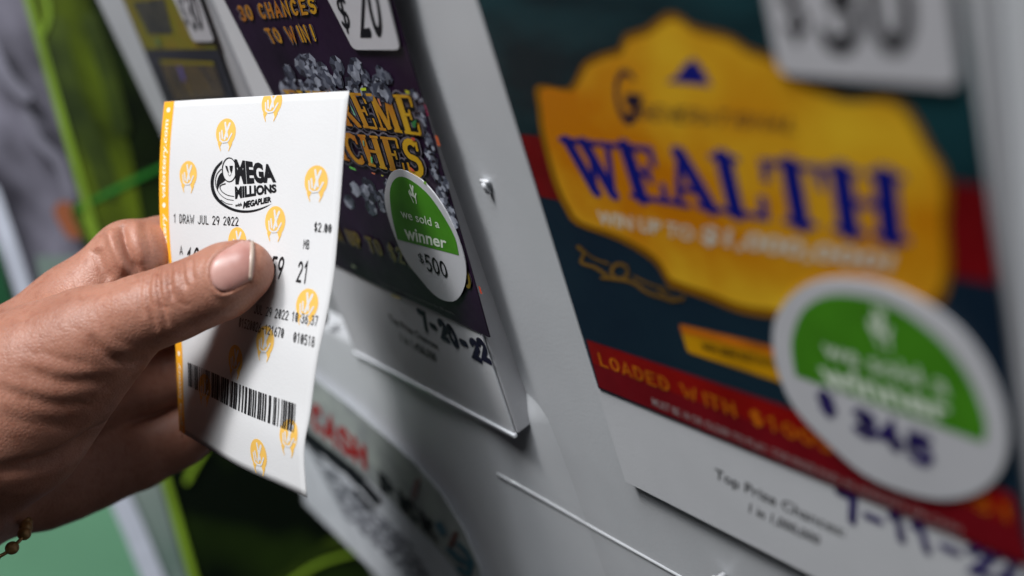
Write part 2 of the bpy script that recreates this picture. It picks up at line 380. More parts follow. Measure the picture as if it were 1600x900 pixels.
slip('blurred white slip with a blue marker date, below the red and blue scratch ticket', wx0, PW.px(1525, 0)[0], wz, ZTOP - .004, hW, PW,
     [(font_text('Top Prize Chances:', .01), [(1117, 731), (1322, 825), (1319, 845), (1117, 752)]), (font_text('1 in 1,000,000', .01), [(1172, 786), (1282, 838), (1279, 854), (1170, 803)])],
     [(strokes_text('7-11-22', .46, 1.35, .0, .15), [(1300, 752), (1592, 870), (1602, 930), (1318, 816)])], INDIGO)

# ------------------------------------------------------------------ price tags
def price_tag(label, S, pts, items, lift, m_ink=INK):
    q = smooth_loop(pts, 1); c = S.px(*np.mean(pts, axis=0), lift)
    t = thing('price_tag', label, 'price tag', c, 'price tags on the scratch tickets')
    sheet('card', S, q, lift, TAGW, t, thick=.0004)
    lettering('numerals', S, m_ink, t, items, lift + .00006)
    return t
def rounded(pts, r, n=5):
    out = []; N = len(pts); P = [np.array(p, float) for p in pts]
    for i in range(N):
        a, b, c = P[i - 1], P[i], P[(i + 1) % N]; da = (a - b) / np.linalg.norm(a - b); dc = (c - b) / np.linalg.norm(c - b)
        s, e = b + da * r, b + dc * r
        for k in range(n + 1):
            t = k / n; out.append(tuple((1 - t) ** 2 * s + 2 * t * (1 - t) * b + t * t * e))
    return out
price_tag('white price tag reading 20 dollars on the purple scratch ticket', PE, rounded([(497, -30), (596, -36), (625, 78), (552, 78)], 9),
          [(strokes_text('20', .3, 1.3), [(546, -38), (584, -42), (602, 58), (563, 60)]), (strokes_text('$', .22), [(521, -14), (536, -16), (551, 54), (537, 52)])], .0016)
price_tag('large blurred white price tag reading 30 dollars on the red and blue scratch ticket', PW, rounded([(1172, -130), (1470, -120), (1499, 138), (1217, 116)], 22),
          [(strokes_text('30', .32, 1.3), [(1264, -88), (1418, -78), (1437, 90), (1284, 86)]), (strokes_text('$', .2), [(1212, -50), (1254, -48), (1267, 72), (1226, 68)])], .0016)
price_tag('small white price tag reading 30 dollars on the gold scratch ticket', PG, rounded([(257, -30), (298, -34), (334, 65), (302, 65)], 5),
          [(strokes_text('30', .3, 1.3), [(284, -14), (303, -16), (320, 49), (303, 49)]), (strokes_text('$', .12), [(275, -10), (283, -10), (299, 46), (290, 44)])], .0016)

# ------------------------------------------------------------------ scratch ticket: red, navy and gold
NAVY = mat('card_navy', (.004, .012, .03), .42, .25, color2=(.010, .028, .045), scale=14, stretch=(1, 1, 1))
TEAL = mat('card_teal', (.003, .016, .022), .42, .25, color2=(.013, .066, .078), scale=40, detail=7, stretch=(.5, 1, 1.6), lo=.42, hi=.75)
RED = mat('card_red', srgb(112, 10, 16), .45, .2, .2, 50)
RED2 = mat('card_dark_red', srgb(120, 16, 26), .45, .2, .15, 50)
GOLD = mat('badge_gold', srgb(202, 122, 4), .45, .2, color2=srgb(238, 194, 46), scale=20, detail=6, lo=.40, hi=.62)
GOLDE = mat('badge_rim', srgb(138, 92, 8), .45, .2, .15, 40)
BLUE = mat('lettering_blue', srgb(16, 26, 122), .45, .2, .1, 60)
PALE = mat('pale_print', srgb(214, 206, 190), .4, .4, .05)
GOLDT = mat('gold_print', srgb(205, 112, 16), .35, .5, .2, 90)
c = PW.px(1250, 450)
wt = thing('scratch_ticket', 'large blurred red and navy scratch ticket with WEALTH in blue on a gold badge', 'scratch ticket', c, 'scratch tickets on the machine')
L0 = .0007
def cutpoly(pts): return pts
sheet('card', PW, [(745 - .313 * 420, -420), (1505 - .127 * 420, -420), (1505, 0), (1567, 489), (1611, 888), (1270, 745), (935, 607)], L0, NAVY, wt, thick=.0005)
sheet('background_print', PW, [(745 - .313 * 410, -412), (1451, -412), (1504, 0), (1541, 290), (1400, 272), (812, 210), (747, 0)], L0 + .00003, TEAL, wt)
sheet('ribbon_print', PW, [(813, 210), (1180, 246), (1541, 292), (1559, 444), (1180, 378), (844, 307)], L0 + .00006, RED, wt)
badge = [(834, 140), (847, 131), (885, 137), (901, 116), (912, 97), (939, 83), (966, 75), (976, 54), (1009, 43), (1041, 21), (1062, 24), (1084, 40), (1138, 54), (1170, 75), (1208, 89), (1256, 129), (1294, 145), (1331, 156), (1385, 153), (1417, 167), (1439, 199), (1455, 231), (1476, 263), (1485, 301), (1482, 349), (1487, 409), (1482, 452), (1466, 478), (1420, 486), (1330, 500), (1270, 505), (1219, 498), (1158, 489), (1107, 469), (1055, 451), (1041, 441), (1020, 409), (966, 376), (901, 352), (882, 328), (869, 301), (858, 269), (842, 204), (838, 167)]
sheet('badge', PW, smooth_loop(badge, 3), L0 + .00010, GOLDE, wt)
bc = np.mean(badge, axis=0)
sheet('badge', PW, smooth_loop([tuple(bc + (np.array(p) - bc) * np.array([.966, .944])) for p in badge], 3), L0 + .00014, GOLD, wt)
sheet('sail_emblem', PW, [(1040, 128), (1058, 118), (1066, 104), (1083, 90), (1096, 104), (1112, 134)], L0 + .00018, BLUE, wt)
lettering('small_lettering', PW, mat('dim_blue_print', srgb(30, 24, 48), .35, .5, .1), wt,
          [(strokes_text('GENERATIONAL', .2, 1.25, .25), [(1000, 160), (1243, 183), (1243, 207), (1000, 188)]),
           ([(fit(v), f) for v, f in [ribbon(arc(.5, .5, .45, .5, 50, 345, 16) + [(.95, .42), (.55, .42)], .1, w2=.3)]], [(956, 106), (1004, 110), (1004, 198), (964, 193)])], L0 + .00018)
lettering('lettering', PW, BLUE, wt, [(strokes_text('WEALTH', serif=True, fatten=.05), [(868, 206), (1413, 262), (1424, 391), (904, 303)])], L0 + .0002)
lettering('prize_lettering', PW, PALE, wt, [(font_text('WIN UP TO', .022, .2), [(932, 328), (1082, 354), (1086, 378), (938, 351)]), (font_text('$1,000,000!', .028, .2), [(1090, 350), (1398, 398), (1402, 432), (1096, 384)])], L0 + .00022)
px_ribbons('scroll_ornament', PW, mat('dull_gold_print', srgb(120, 88, 30), .4, .5, .3, 90), wt,
           [(smooth_loop([(902, 386), (912, 396), (908, 410), (930, 418), (950, 432)], 4, False), 5), (arc(968, 424, 13, 12, 0, 330), 5), (smooth_loop([(940, 434), (985, 440), (1010, 456), (1040, 466), (1066, 468)], 4, False), 5),
            (smooth_loop([(990, 432), (1015, 444), (1050, 455)], 4, False), 3), (smooth_loop([(905, 384), (925, 402), (950, 412)], 4, False), 3), (smooth_loop([(1030, 452), (1048, 470), (1068, 464)], 4, False), 4)], L0 + .00012)
sheet('gold_banner', PW, rounded([(1061, 506), (1230, 548), (1240, 604), (1074, 550)], 6), L0 + .00012, mat('banner_gold', srgb(206, 148, 8), .33, .5, .14, 60), wt)
sheet('gold_banner', PW, rounded([(1061, 506), (1230, 548), (1232, 562), (1064, 520)], 5), L0 + .00016, GOLDT, wt)
lettering('banner_lettering', PW, INK, wt, [(font_text('WIN $500 INSTANTLY', .02, .1), [(1095, 535), (1226, 567), (1228, 580), (1098, 548)])], L0 + .00022)
sheet('red_band', PW, [(916, 530), (1219, 632), (1582, 772), (1611, 886), (1270, 743), (936, 605)], L0 + .00010, RED2, wt)
sheet('red_band', PW, [(918, 533), (1219, 636), (1584, 778), (1592, 822), (1235, 680), (927, 568)], L0 + .00014, mat('card_bright_red', srgb(142, 16, 12), .3, .5, .15, 50), wt)
lettering('band_lettering', PW, GOLDT, wt, [(strokes_text('LOADED WITH $100S & $500S!', .24, 1.35), [(933, 549), (1572, 786), (1578, 818), (939, 573)])], L0 + .0002)
lettering('fine_print', PW, mat('fine_print', srgb(170, 150, 150), .4, .4, .05), wt, [(font_text('MUST BE 18 OR OLDER TO PLAY. TOP PRIZE PAID AS ANNUITY OR CASH', .01), [(1018, 621), (1500, 824), (1502, 836), (1020, 633)])], L0 + .0002)

# ------------------------------------------------------------------ scratch ticket: purple
PURP = mat('card_purple', (.010, .004, .013), .42, .22, color2=(.030, .011, .038), scale=26, detail=2)
EG = mat('foil_gold', srgb(180, 104, 10), .25, .6, color2=srgb(212, 166, 30), scale=75, detail=2, stretch=(1, 1, .5))
ERIM = mat('foil_grey_rim', srgb(104, 98, 108), .22, .6, .3, 120)
c = PE.px(600, 250)
et = thing('scratch_ticket', 'purple scratch ticket with heaped gems and gold foil lettering, partly behind the hand-held ticket', 'scratch ticket', c, 'scratch tickets on the machine')
sheet('card', PE, [(350 - .46 * 420, -420), (612 - .2 * 420, -420), (612, 0), (660, 160), (736, 424), (764.5, 527.5), (645, 471), (505, 406), (425, 146), (350, 0)], L0, PURP, et, thick=.0005)
GEMS = [mat('gem_' + n, srgb(*c_), .2, .6, .35, 300) for n, c_ in (('pale', (156, 160, 174)), ('mid', (108, 112, 126)), ('deep', (68, 72, 86)), ('dark', (26, 27, 38)))]
def gems(spots, name, seed):
    R = random.Random(seed); g = Geo()
    for k, (x, y, r) in enumerate(spots):
        a0 = R.uniform(0, 6.28); n = R.choice((6, 7, 8)); sx = R.uniform(.55, .8); l = L0 + .00004 + k * 1.2e-5
        sh = lambda u, v: (x + u * r * sx + v * r * .28, y + v * r + u * r * .12)
        ou = [(math.cos(a0 + 6.283 * i / n), math.sin(a0 + 6.283 * i / n)) for i in range(n)]
        ox, oy = R.uniform(-.2, .2), R.uniform(-.2, .2)
        inn = [(u * .5 + ox, v * .5 + oy) for u, v in ou]
        g.add([PE.px(*sh(u, v), l) for u, v in inn], [list(range(n))], R.choice((0, 1, 1, 2)))
        for i in range(n):
            j = (i + 1) % n; g.add([PE.px(*sh(*q), l) for q in (ou[i], ou[j], inn[j], inn[i])], [(0, 1, 2, 3)], R.choice((0, 1, 2, 2, 3, 3)))
    return g.out(name, GEMS, et, face_cam=True)
R = random.Random(4)
sp = []
for i in range(46):
    u = R.random(); x = 445 + u * 165; top = 80 + 45 * abs(u - .35) + 12 * R.random()
    sp.append((x, R.uniform(top + 4, 142 + u * 6), R.uniform(10, 18)))
gems(sorted(sp, key=lambda s: s[1]), 'gem_picture', 1)
gems([(R.uniform(530, 610), R.uniform(285, 330), R.uniform(10, 16)) for _ in range(12)], 'gem_picture', 2)
gems([(R.uniform(655, 672) + (y - 200) * .28, y, R.uniform(8, 13)) for y in range(150, 350, 9)], 'gem_picture', 3)
for nm, tx, q, lift in (('title_lettering', 'EXTREME', [(440, 139), (642, 147), (660, 214), (473, 188)], .0003), ('title_lettering', 'RICHES', [(487, 202), (653, 217), (665, 281), (510, 245)], .0004)):
    lettering('title_outline', PE, ERIM, et, [(strokes_text(tx, serif=True, fatten=.34), [(q[0][0] - 6, q[0][1] - 6), (q[1][0] + 4, q[1][1] - 6), (q[2][0] + 6, q[2][1] + 5), (q[3][0] - 3, q[3][1] + 5)])], L0 + lift)
    lettering('title_outline', PE, INK, et, [(strokes_text(tx, serif=True, fatten=.2), [(q[0][0] - 3, q[0][1] - 3), (q[1][0] + 2, q[1][1] - 3), (q[2][0] + 3, q[2][1] + 3), (q[3][0] - 2, q[3][1] + 3)])], L0 + lift + .0001)
    lettering(nm, PE, EG, et, [(strokes_text(tx, serif=True), q)], L0 + lift + .0002)
def outlined(txt, q, name, mm, grow=2.0):
    lettering(name + '_outline', PE, mat('lettering_halo', srgb(128, 118, 122), .3, .5, .1), et, [(strokes_text(txt, .75, 1.55), [(q[0][0] - grow, q[0][1] - grow), (q[1][0] + grow, q[1][1] - grow), (q[2][0] + grow, q[2][1] + grow), (q[3][0] - grow, q[3][1] + grow)])], L0 + .0002)
    lettering(name + '_outline', PE, INK, et, [(strokes_text(txt, .55, 1.55), [(q[0][0] - grow / 2, q[0][1] - grow / 2), (q[1][0] + grow / 2, q[1][1] - grow / 2), (q[2][0] + grow / 2, q[2][1] + grow / 2), (q[3][0] - grow / 2, q[3][1] + grow / 2)])], L0 + .0003)
    lettering(name, PE, mm, et, [(strokes_text(txt, .36, 1.55), q)], L0 + .0004)
outlined('30 CHANCES', [(368, 6), (489, -8), (497, 24), (380, 36)], 'chances_lettering', EG)
outlined('TO WIN!', [(410, 42), (484, 35), (496, 68), (426, 71)], 'chances_lettering', EG)
outlined('WIN UP TO $2,000,000', [(498, 342), (732, 420), (738, 457), (512, 371)], 'prize_lettering', mat('dull_yellow_print', srgb(120, 96, 12), .3, .5, .2, 90))
lettering('fine_print', PE, mat('grey_fine_print', srgb(118, 112, 120), .4, .4, .05), et, [(font_text('Top prize paid in annual installments for 30 years.'), [(590, 438), (709, 488), (711, 494), (592, 444)])], L0 + .0002)
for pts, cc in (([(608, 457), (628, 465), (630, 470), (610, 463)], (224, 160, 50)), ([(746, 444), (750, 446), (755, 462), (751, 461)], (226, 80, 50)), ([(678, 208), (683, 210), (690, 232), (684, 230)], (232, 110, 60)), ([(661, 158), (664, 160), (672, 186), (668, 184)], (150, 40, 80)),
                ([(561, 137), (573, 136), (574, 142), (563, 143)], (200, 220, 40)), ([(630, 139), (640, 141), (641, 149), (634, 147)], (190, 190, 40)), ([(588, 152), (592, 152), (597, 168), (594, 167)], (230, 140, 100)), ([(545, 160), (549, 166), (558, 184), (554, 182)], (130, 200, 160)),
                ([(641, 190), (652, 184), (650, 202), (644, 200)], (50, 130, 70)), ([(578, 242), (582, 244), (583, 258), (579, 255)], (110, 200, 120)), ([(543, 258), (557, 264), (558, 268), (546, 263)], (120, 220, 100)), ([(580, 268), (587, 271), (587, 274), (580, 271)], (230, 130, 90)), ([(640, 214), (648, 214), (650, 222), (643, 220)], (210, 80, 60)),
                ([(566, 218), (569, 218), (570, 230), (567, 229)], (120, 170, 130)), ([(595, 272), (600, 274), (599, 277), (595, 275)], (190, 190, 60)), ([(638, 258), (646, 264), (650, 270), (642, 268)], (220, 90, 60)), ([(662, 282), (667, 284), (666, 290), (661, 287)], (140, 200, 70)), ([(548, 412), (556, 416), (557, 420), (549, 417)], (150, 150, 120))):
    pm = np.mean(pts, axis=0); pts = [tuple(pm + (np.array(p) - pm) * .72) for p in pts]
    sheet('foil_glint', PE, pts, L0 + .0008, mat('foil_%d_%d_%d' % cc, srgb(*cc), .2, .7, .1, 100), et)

# ------------------------------------------------------------------ scratch ticket: gold, further off
c = PG.px(270, 60)
gt = thing('scratch_ticket', 'gold and black scratch ticket, the farthest on the machine, above the hand-held ticket', 'scratch ticket', c, 'scratch tickets on the machine')
sheet('card', PG, [(192 - .42 * 300, -300), (312 - .36 * 300, -300), (312, 0), (365, 146), (420, 296), (330, 340), (256, 156), (192, 0)], L0, mat('card_black', (.006, .007, .009), .3, .5, color2=(.02, .022, .028), scale=30), gt, thick=.0005)
OLIVE = mat('card_olive_gold', srgb(124, 126, 10), .4, .4, color2=srgb(140, 118, 16), scale=55, detail=3)
sheet('gold_panel', PG, [(192 - .42 * 250, -250), (312 - .36 * 250, -250), (311, 0), (339, 77), (226, 77), (193, 0)], L0 + .0001, OLIVE, gt)
sheet('grey_picture', PG, [(207, 4), (256, -2), (270, 52), (232, 54)], L0 + .0002, mat('picture_grey', srgb(40, 44, 36), .35, .5, color2=srgb(78, 76, 58), scale=90, detail=5), gt)
sheet('foil_patch', PG, [(249, 95), (333, 96), (353, 150), (275, 158), (262, 128)], L0 + .0002, mat('foil_patch', srgb(52, 50, 46), .25, .6, color2=srgb(112, 92, 40), scale=110, detail=4, stretch=(1, 1, .35)), gt)
sheet('foil_patch', PG, [(249, 93), (333, 96), (335, 102), (252, 100)], L0 + .0003, OLIVE, gt)
sheet('foil_glint', PG, [(277, 104), (283, 104), (290, 126), (285, 127)], L0 + .0004, mat('foil_violet', srgb(96, 88, 160), .2, .6, .1), gt)
sheet('foil_glint', PG, [(240, 60), (247, 58), (253, 72), (246, 73)], L0 + .0004, mat('foil_green', srgb(96, 124, 40), .2, .6, .1), gt)

# ------------------------------------------------------------------ round winner stickers
def finger_emblem(cx, cy, sx, sy, skx, sky):
    """crossed-fingers mark, unit strokes -> photo points"""
    T = lambda u, v: (cx + u * sx + v * skx, cy + v * sy + u * sky)
    L = [([(-.05, .25), (.12, -.2), (.32, -.75)], .26), ([(.12, .2), (0, -.3), (-.1, -.8)], .24), ([(-.32, .3), (-.42, -.12)], .2), ([(-.55, .4), (-.62, .05)], .18), ([(.3, .55), (.6, .1)], .2),
         ([(-.62, .3), (-.4, .75), (-.2, 1.3)], .14), ([(.5, .2), (.35, .75), (.3, 1.3)], .14), ([(-.4, .35), (.1, .45), (.3, .6)], .3)]
    return L, T
def sticker(label, S, outline, green, chord, items, emblem, hand, marker, lift):
    c = S.px(*np.mean(outline, axis=0), lift); t = thing('winner_sticker', label, 'sticker', c, 'round winner stickers on the scratch tickets')
    o2 = smooth_loop(outline, 4)
    sheet('disc', S, o2, lift, STW, t, thick=.0003)
    oc = np.mean(outline, axis=0)
    sheet('green_half', S, smooth_loop(green, 4, False), lift + .00006, STG, t)
    lettering('lettering', S, STT, t, items, lift + .00012)
    L, T = emblem; g = Geo()
    for k, (pts, w) in enumerate(L):
        V, Fc = ribbon(pts, w); g.add([S.px(*T(u, v), lift + .00012 + 1.2e-5 * k) for u, v in V], Fc)
    g.out('emblem', STT, t, face_cam=True)
    lettering('handwritten_prize', S, marker, t, hand, lift + .00012)
    return t
sticker('sharp green and white sticker marked 500 dollars on the purple scratch ticket', PE,
        [(601, 301), (609, 273), (623, 265), (641, 270), (665, 287), (692, 322), (713, 365), (727, 410), (727, 442), (716, 466), (700, 471), (679, 461), (655, 434), (633, 405), (615, 365), (604, 330)],
        [(621, 374), (612, 336), (609, 301), (615, 282), (628, 276), (647, 285), (671, 306), (695, 341), (711, 372), (717, 399)], None,
        [(font_text('we sold a', .004), [(624, 325), (685, 344), (687, 357), (628, 340)]), (font_text('winner', .022), [(630, 352), (697, 372), (698, 389), (634, 374)])],
        finger_emblem(644, 300, 9, 13, 3, 2.5),
        [(strokes_text('$', .16), [(652, 393), (660, 397), (664, 415), (655, 410)]), (strokes_text('500', .24, 1.25, .0, .05), [(662, 396), (694, 408), (701, 435), (668, 424)])], INK, L0 + .0007)
sticker('big blurred green and white sticker marked in indigo on the red and blue scratch ticket', PW,
        [(1207, 534), (1215, 490), (1248, 452), (1302, 435), (1383, 445), (1467, 488), (1526, 547), (1564, 623), (1575, 690), (1560, 741), (1526, 770), (1475, 781), (1416, 770), (1349, 741), (1290, 690), (1243, 640), (1218, 589)],
        [(1243, 587), (1237, 550), (1239, 521), (1256, 483), (1294, 462), (1349, 464), (1404, 483), (1467, 530), (1513, 589), (1539, 656), (1538, 692)], None,
        [(font_text('we sold a', .008), [(1282, 526), (1476, 588), (1484, 620), (1288, 558)]), (font_text('winner', .03), [(1275, 562), (1482, 626), (1488, 664), (1286, 602)])],
        finger_emblem(1374, 506, 26, 30, 6, 9),
        [(strokes_text('$', .62), [(1272, 604), (1302, 612), (1310, 658), (1282, 648)]), (strokes_text('345', .56, 1.4, .0, .2), [(1326, 628), (1456, 670), (1460, 736), (1334, 684)])], INDIGO, L0 + .0007)

# ------------------------------------------------------------------ flyer leaning out at the foot of the machine
PF = Plane(PR.o + PR.n * .0022, PR.n)
fl = thing('flyer', 'curled white paper flyer with red and black words, low behind the hand-held ticket', 'flyer', PF.px(560, 800))
fo = smooth_loop([(455, 572), (490, 590), (545, 632), (600, 680), (650, 725), (690, 770), (725, 827), (750, 885), (762, 960), (700, 985), (590, 900), (475, 786), (462, 690)], 1)
sheet('sheet', PF, fo, 0, mat('flyer_paper', srgb(214, 217, 224), .5, .3, color2=srgb(228, 231, 238), scale=60), fl, thick=.00015)
sheet('grey_field', PF, [(470, 577), (490, 590.5), (545, 632.5), (600, 680.5), (649.5, 725.5), (689, 770.5), (724, 827.5), (749, 885.5), (760, 950), (690, 862), (600, 772), (470, 664)], .0002, mat('flyer_grey', srgb(150, 154, 156), .55, .2, color2=srgb(184, 192, 186), scale=60), fl)
lettering('red_word', PF, mat('flyer_red', srgb(168, 16, 24), .5, .2, .1), fl, [(strokes_text('CASH', .42, 1.3, .2), [(482, 616), (570, 692), (580, 742), (488, 670)])], .0004)
px_ribbons('black_band', PF, mat('flyer_black', (.008, .009, .014), .6, .15, .2), fl, [([(470, 676), (500, 700)], 20), ([(510, 706), (536, 728)], 18), ([(545, 734), (562, 752)], 18), ([(570, 760), (588, 782)], 14), ([(556, 768), (580, 796)], 8)], .0004)
lettering('black_word', PF, MATS['flyer_black'], fl, [(strokes_text('PICK', .5, 1.35, .1), [(588, 730), (676, 816), (688, 852), (594, 768)])], .0005)
TEALP = mat('flyer_teal', srgb(40, 104, 122), .35, .5, .1)
px_ribbons('teal_figure', PF, TEALP, fl, [([(686, 820), (692, 832)], 12), (smooth_loop([(700, 858), (716, 872), (734, 884), (730, 896), (716, 888)], 4, False), 8), (smooth_loop([(716, 850), (728, 862), (738, 880)], 4, False), 6)], .0005)
px_ribbons('brown_mark', PF, mat('flyer_brown', srgb(110, 56, 40), .35, .5, .1), fl, [([(712, 834), (704, 852)], 8), ([(652, 752), (646, 776)], 10)], .0005)
lines = []
for k in range(9):
    x0, y0 = 482 + k * 7, 700 + k * 13
    R = random.Random(k); t = 0
    while t < .9:
        w_ = R.uniform(.05, .16); d = lambda s: (x0 + s * 165, y0 + s * 158)
        if x0 + (t + w_) * 165 < 690 and y0 + (t + w_) * 158 < 770 + (x0 + (t + w_) * 165 - 475) * .98 - 14: lines.append(([d(t), d(t + w_)], 4))
        t += w_ + R.uniform(.03, .07)
px_ribbons('small_text', PF, mat('flyer_text_grey', srgb(130, 132, 142), .4, .4, .1), fl, lines, .0003)

# ------------------------------------------------------------------ the hand-held lottery ticket (a curled sheet)
def interp_curve(pts):
    P = np.array([at(*p) for p in pts]); D = np.r_[0, np.cumsum(np.linalg.norm(np.diff(P, axis=0), axis=1))]; D /= D[-1]
    S = np.array(smooth_loop([tuple(p) for p in P], 12, False)); E = np.r_[0, np.cumsum(np.linalg.norm(np.diff(S, axis=0), axis=1))]; E /= E[-1]
    return lambda t: np.array([np.interp(t, E, S[:, i]) for i in range(3)])
LC = interp_curve([(257, 159, .300), (251, 225, .298), (249, 300, .297), (252, 376, .297), (261, 450, .298), (273, 526, .300), (277, 600, .303), (280, 673, .306)])
RC = interp_curve([(545.5, 142, .2555), (540, 190, .2545), (534, 280, .253), (529, 344, .252), (522, 424, .2505), (511, 490, .2495), (496, 560, .249), (484, 648, .249), (476, 690, .249), (475, 722, .249), (479, 778, .249)])
_n = np.cross(RC(.5) - LC(.5), LC(.9) - LC(.1)); _n /= np.linalg.norm(_n); _n = _n if _n @ (CAM - LC(.5)) > 0 else -_n
class Ticket:
    def P(s, u, v):
        c = min(max(v, 0), 1); uu = min(max(u, 0), 1)
        return s.P0(u, v) + _n * (.0017 * math.sin(math.pi * uu) * (.25 + .75 * c) + .0004 * math.sin(2.6 * math.pi * uu + 3 * c) * uu * (1 - uu) * 4)
    def P0(s, u, v):
        w = min(max(v, 0), 1); p = LC(w) * (1 - u) + RC(w) * u
        if v != w:
            e = .04 if v < 0 else .96; b = LC(e) * (1 - u) + RC(e) * u; p = p + (p - b) * (abs(v - w) / .04)
        return p
    def N(s, u, v):
        a = s.P(u + .01, v) - s.P(u - .01, v); b = s.P(u, min(v + .01, 1)) - s.P(u, max(v - .01, 0)); n = np.cross(a, b); n /= np.linalg.norm(n)
        return n if n @ (CAM - s.P(u, v)) > 0 else -n
    def uv(s, x, y):
        q = np.array([(x - 255) / 270, (y - 150) / 560]); tgt = np.array([x, y])
        for _ in range(12):
            f0 = proj(s.P(*q)) - tgt
            if abs(f0).max() < .02: break
            J = np.stack([(proj(s.P(q[0] + .004, q[1])) - tgt - f0) / .004, (proj(s.P(q[0], q[1] + .004)) - tgt - f0) / .004], 1)
            q = q - np.linalg.solve(J, f0); q = np.clip(q, -.05, 1.05)
        return q
    def on(s, u, v, lift): return s.P(u, v) + s.N(u, v) * lift
    def px(s, x, y, lift=0.0): return s.on(*s.uv(x, y), lift)
    def quad(s, q):
        Q = [s.uv(*p) for p in q]
        def fn(u, v, lift):
            w = (Q[3] * (1 - u) + Q[2] * u) * (1 - v) + (Q[0] * (1 - u) + Q[1] * u) * v
            return s.on(w[0], w[1], lift)
        return fn
TK = Ticket()
PAPER = mat('ticket_paper', srgb(209, 208, 209), .55, .35, .012, 40, bump=.12, bscale=1500)
ORANGE = mat('ticket_orange', srgb(246, 172, 40), .5, .35, .03, 60)
YEL = mat('ticket_yellow_print', srgb(230, 182, 90), .5, .35, .03, 60)
THERM = mat('thermal_print', (.008, .008, .010), .45, .35, .2, 400)
lt = thing('lottery_ticket', 'white lottery ticket with an orange left edge strip, held up between thumb and fingers', 'lottery ticket', TK.P(.5, .5))
NU, NV = 28, 48
g = Geo()
V = [TK.P(i / NU, j / NV) for j in range(NV + 1) for i in range(NU + 1)]
g.add(V, [(j * (NU + 1) + i, j * (NU + 1) + i + 1, (j + 1) * (NU + 1) + i + 1, (j + 1) * (NU + 1) + i) for j in range(NV) for i in range(NU)])
po = g.out('paper', PAPER, lt, smooth=True, face_cam=True)
so = po.modifiers.new('solidify', 'SOLIDIFY'); so.thickness = .00012; so.offset = -1
def patch(name, m, uf0, uf1, v0, v1, nu, nv, lift):
    g = Geo(); g.add([TK.on(uf0(v) + (uf1(v) - uf0(v)) * i / nu, v, lift) for v in np.linspace(v0, v1, nv + 1) for i in range(nu + 1)],
                     [(j * (nu + 1) + i, j * (nu + 1) + i + 1, (j + 1) * (nu + 1) + i + 1, (j + 1) * (nu + 1) + i) for j in range(nv) for i in range(nu)])
    return g.out(name, m, lt, smooth=True, face_cam=True)
us = [TK.uv(*p) for p in ((274, 159), (266, 260), (268, 344), (272, 408), (283, 480), (295, 560), (296, 676))]
uo = lambda v: float(np.interp(v, [q[1] for q in us], [q[0] for q in us]))
patch('edge_strip', ORANGE, lambda v: .0005, lambda v: .066, 0.0005, .9995, 3, 48, .00006)
SW = mat('strip_white_print', srgb(250, 240, 222), .5, .35, .02)
def ticket_text(name, m, items, lift=.00012):
    g = Geo()
    for parts, q in items: put(g, TK.quad(q), parts, lift, step=8e-6)
    return g.out(name, m, lt, face_cam=True)
def striptext(txt, y0, y1, bold=.012):        # reads upwards along the strip
    def q(y): 
        v = TK.uv(262, y)[1]; return v
    v0, v1 = q(y0), q(y1)
    def fn(u, v, lift): return TK.on(.052 - v * .036, v0 + (v1 - v0) * u, lift)
    return font_text(txt, bold, .12), fn
g = Geo()
for tx, y0, y1 in (('valottery.com', 310, 187), ('virginia lottery', 470, 334), ('virginia lottery', 672, 560)):
    p, fn = striptext(tx, y0, y1); put(g, fn, p, .00012)
for y in (321, 172, 490, 546):
    v = TK.uv(262, y)[1]; g.add([TK.on(.034 + .011 * math.cos(a), v + .0075 * math.sin(a), .00012) for a in np.linspace(0, 6.283, 13)[:-1]], [list(range(12))])
g.out('strip_lettering', SW, lt, face_cam=True)
def tq(x0, y0, x1, y1): return [(x0, y0), (x1, y0), (x1, y1), (x0, y1)]
# yellow crossed-finger marks printed over the paper
for k, (cx, cy) in enumerate(((425, 160), (353, 207), (294, 273), (494, 283), (430, 346), (371, 378), (480, 476), (414, 533), (368, 562), (320, 606), (451, 680), (404, 710))):
    q = TK.uv(cx, cy); ru, rv = .054, .040
    T = lambda a, b: (q[0] + a * ru, q[1] + b * rv)
    def clipv(p): return (min(max(p[0], .001), .999), min(max(p[1], .0012), .9988))
    g = Geo(); disc = [clipv(T(math.cos(a), math.sin(a))) for a in np.linspace(math.radians(128), math.radians(412), 30)]
    disc += [clipv(T(*p)) for p in ((.45, 1.02), (.28, .72), (.0, .58), (-.28, .68), (-.48, 1.0))]
    g.add([TK.on(*p, .00006) for p in disc], [list(range(len(disc)))])
    for sgn in (-1, 1):
        Vv, Fc = ribbon([(sgn * .62, .78), (sgn * .52, 1.05), (sgn * .4, 1.3)], .2, w2=.05); g.add([TK.on(*clipv(T(*p)), .00009) for p in Vv], Fc)
    g.out('printed_emblem', YEL, lt, face_cam=True)
    g = Geo(); L, _ = finger_emblem(0, 0, 1, 1, 0, 0)
    for i, (pts, w) in enumerate([([(-.06, .45), (.1, -.1), (.34, -.62)], .2), ([(.2, .3), (.02, -.2), (-.12, -.68)], .17), ([(-.28, .4), (-.4, -.12)], .15), ([(-.5, .5), (-.6, .02)], .13), ([(.3, .6), (.62, .1)], .14), ([(-.5, .55), (-.2, .7), (.2, .66), (.4, .5)], .12)]):
        Vv, Fc = ribbon(pts, w); g.add([TK.on(*clipv(T(*p)), .00010 + i * 8e-6) for p in Vv], Fc)
    g.out('emblem_fingers', PAPER, lt, face_cam=True)
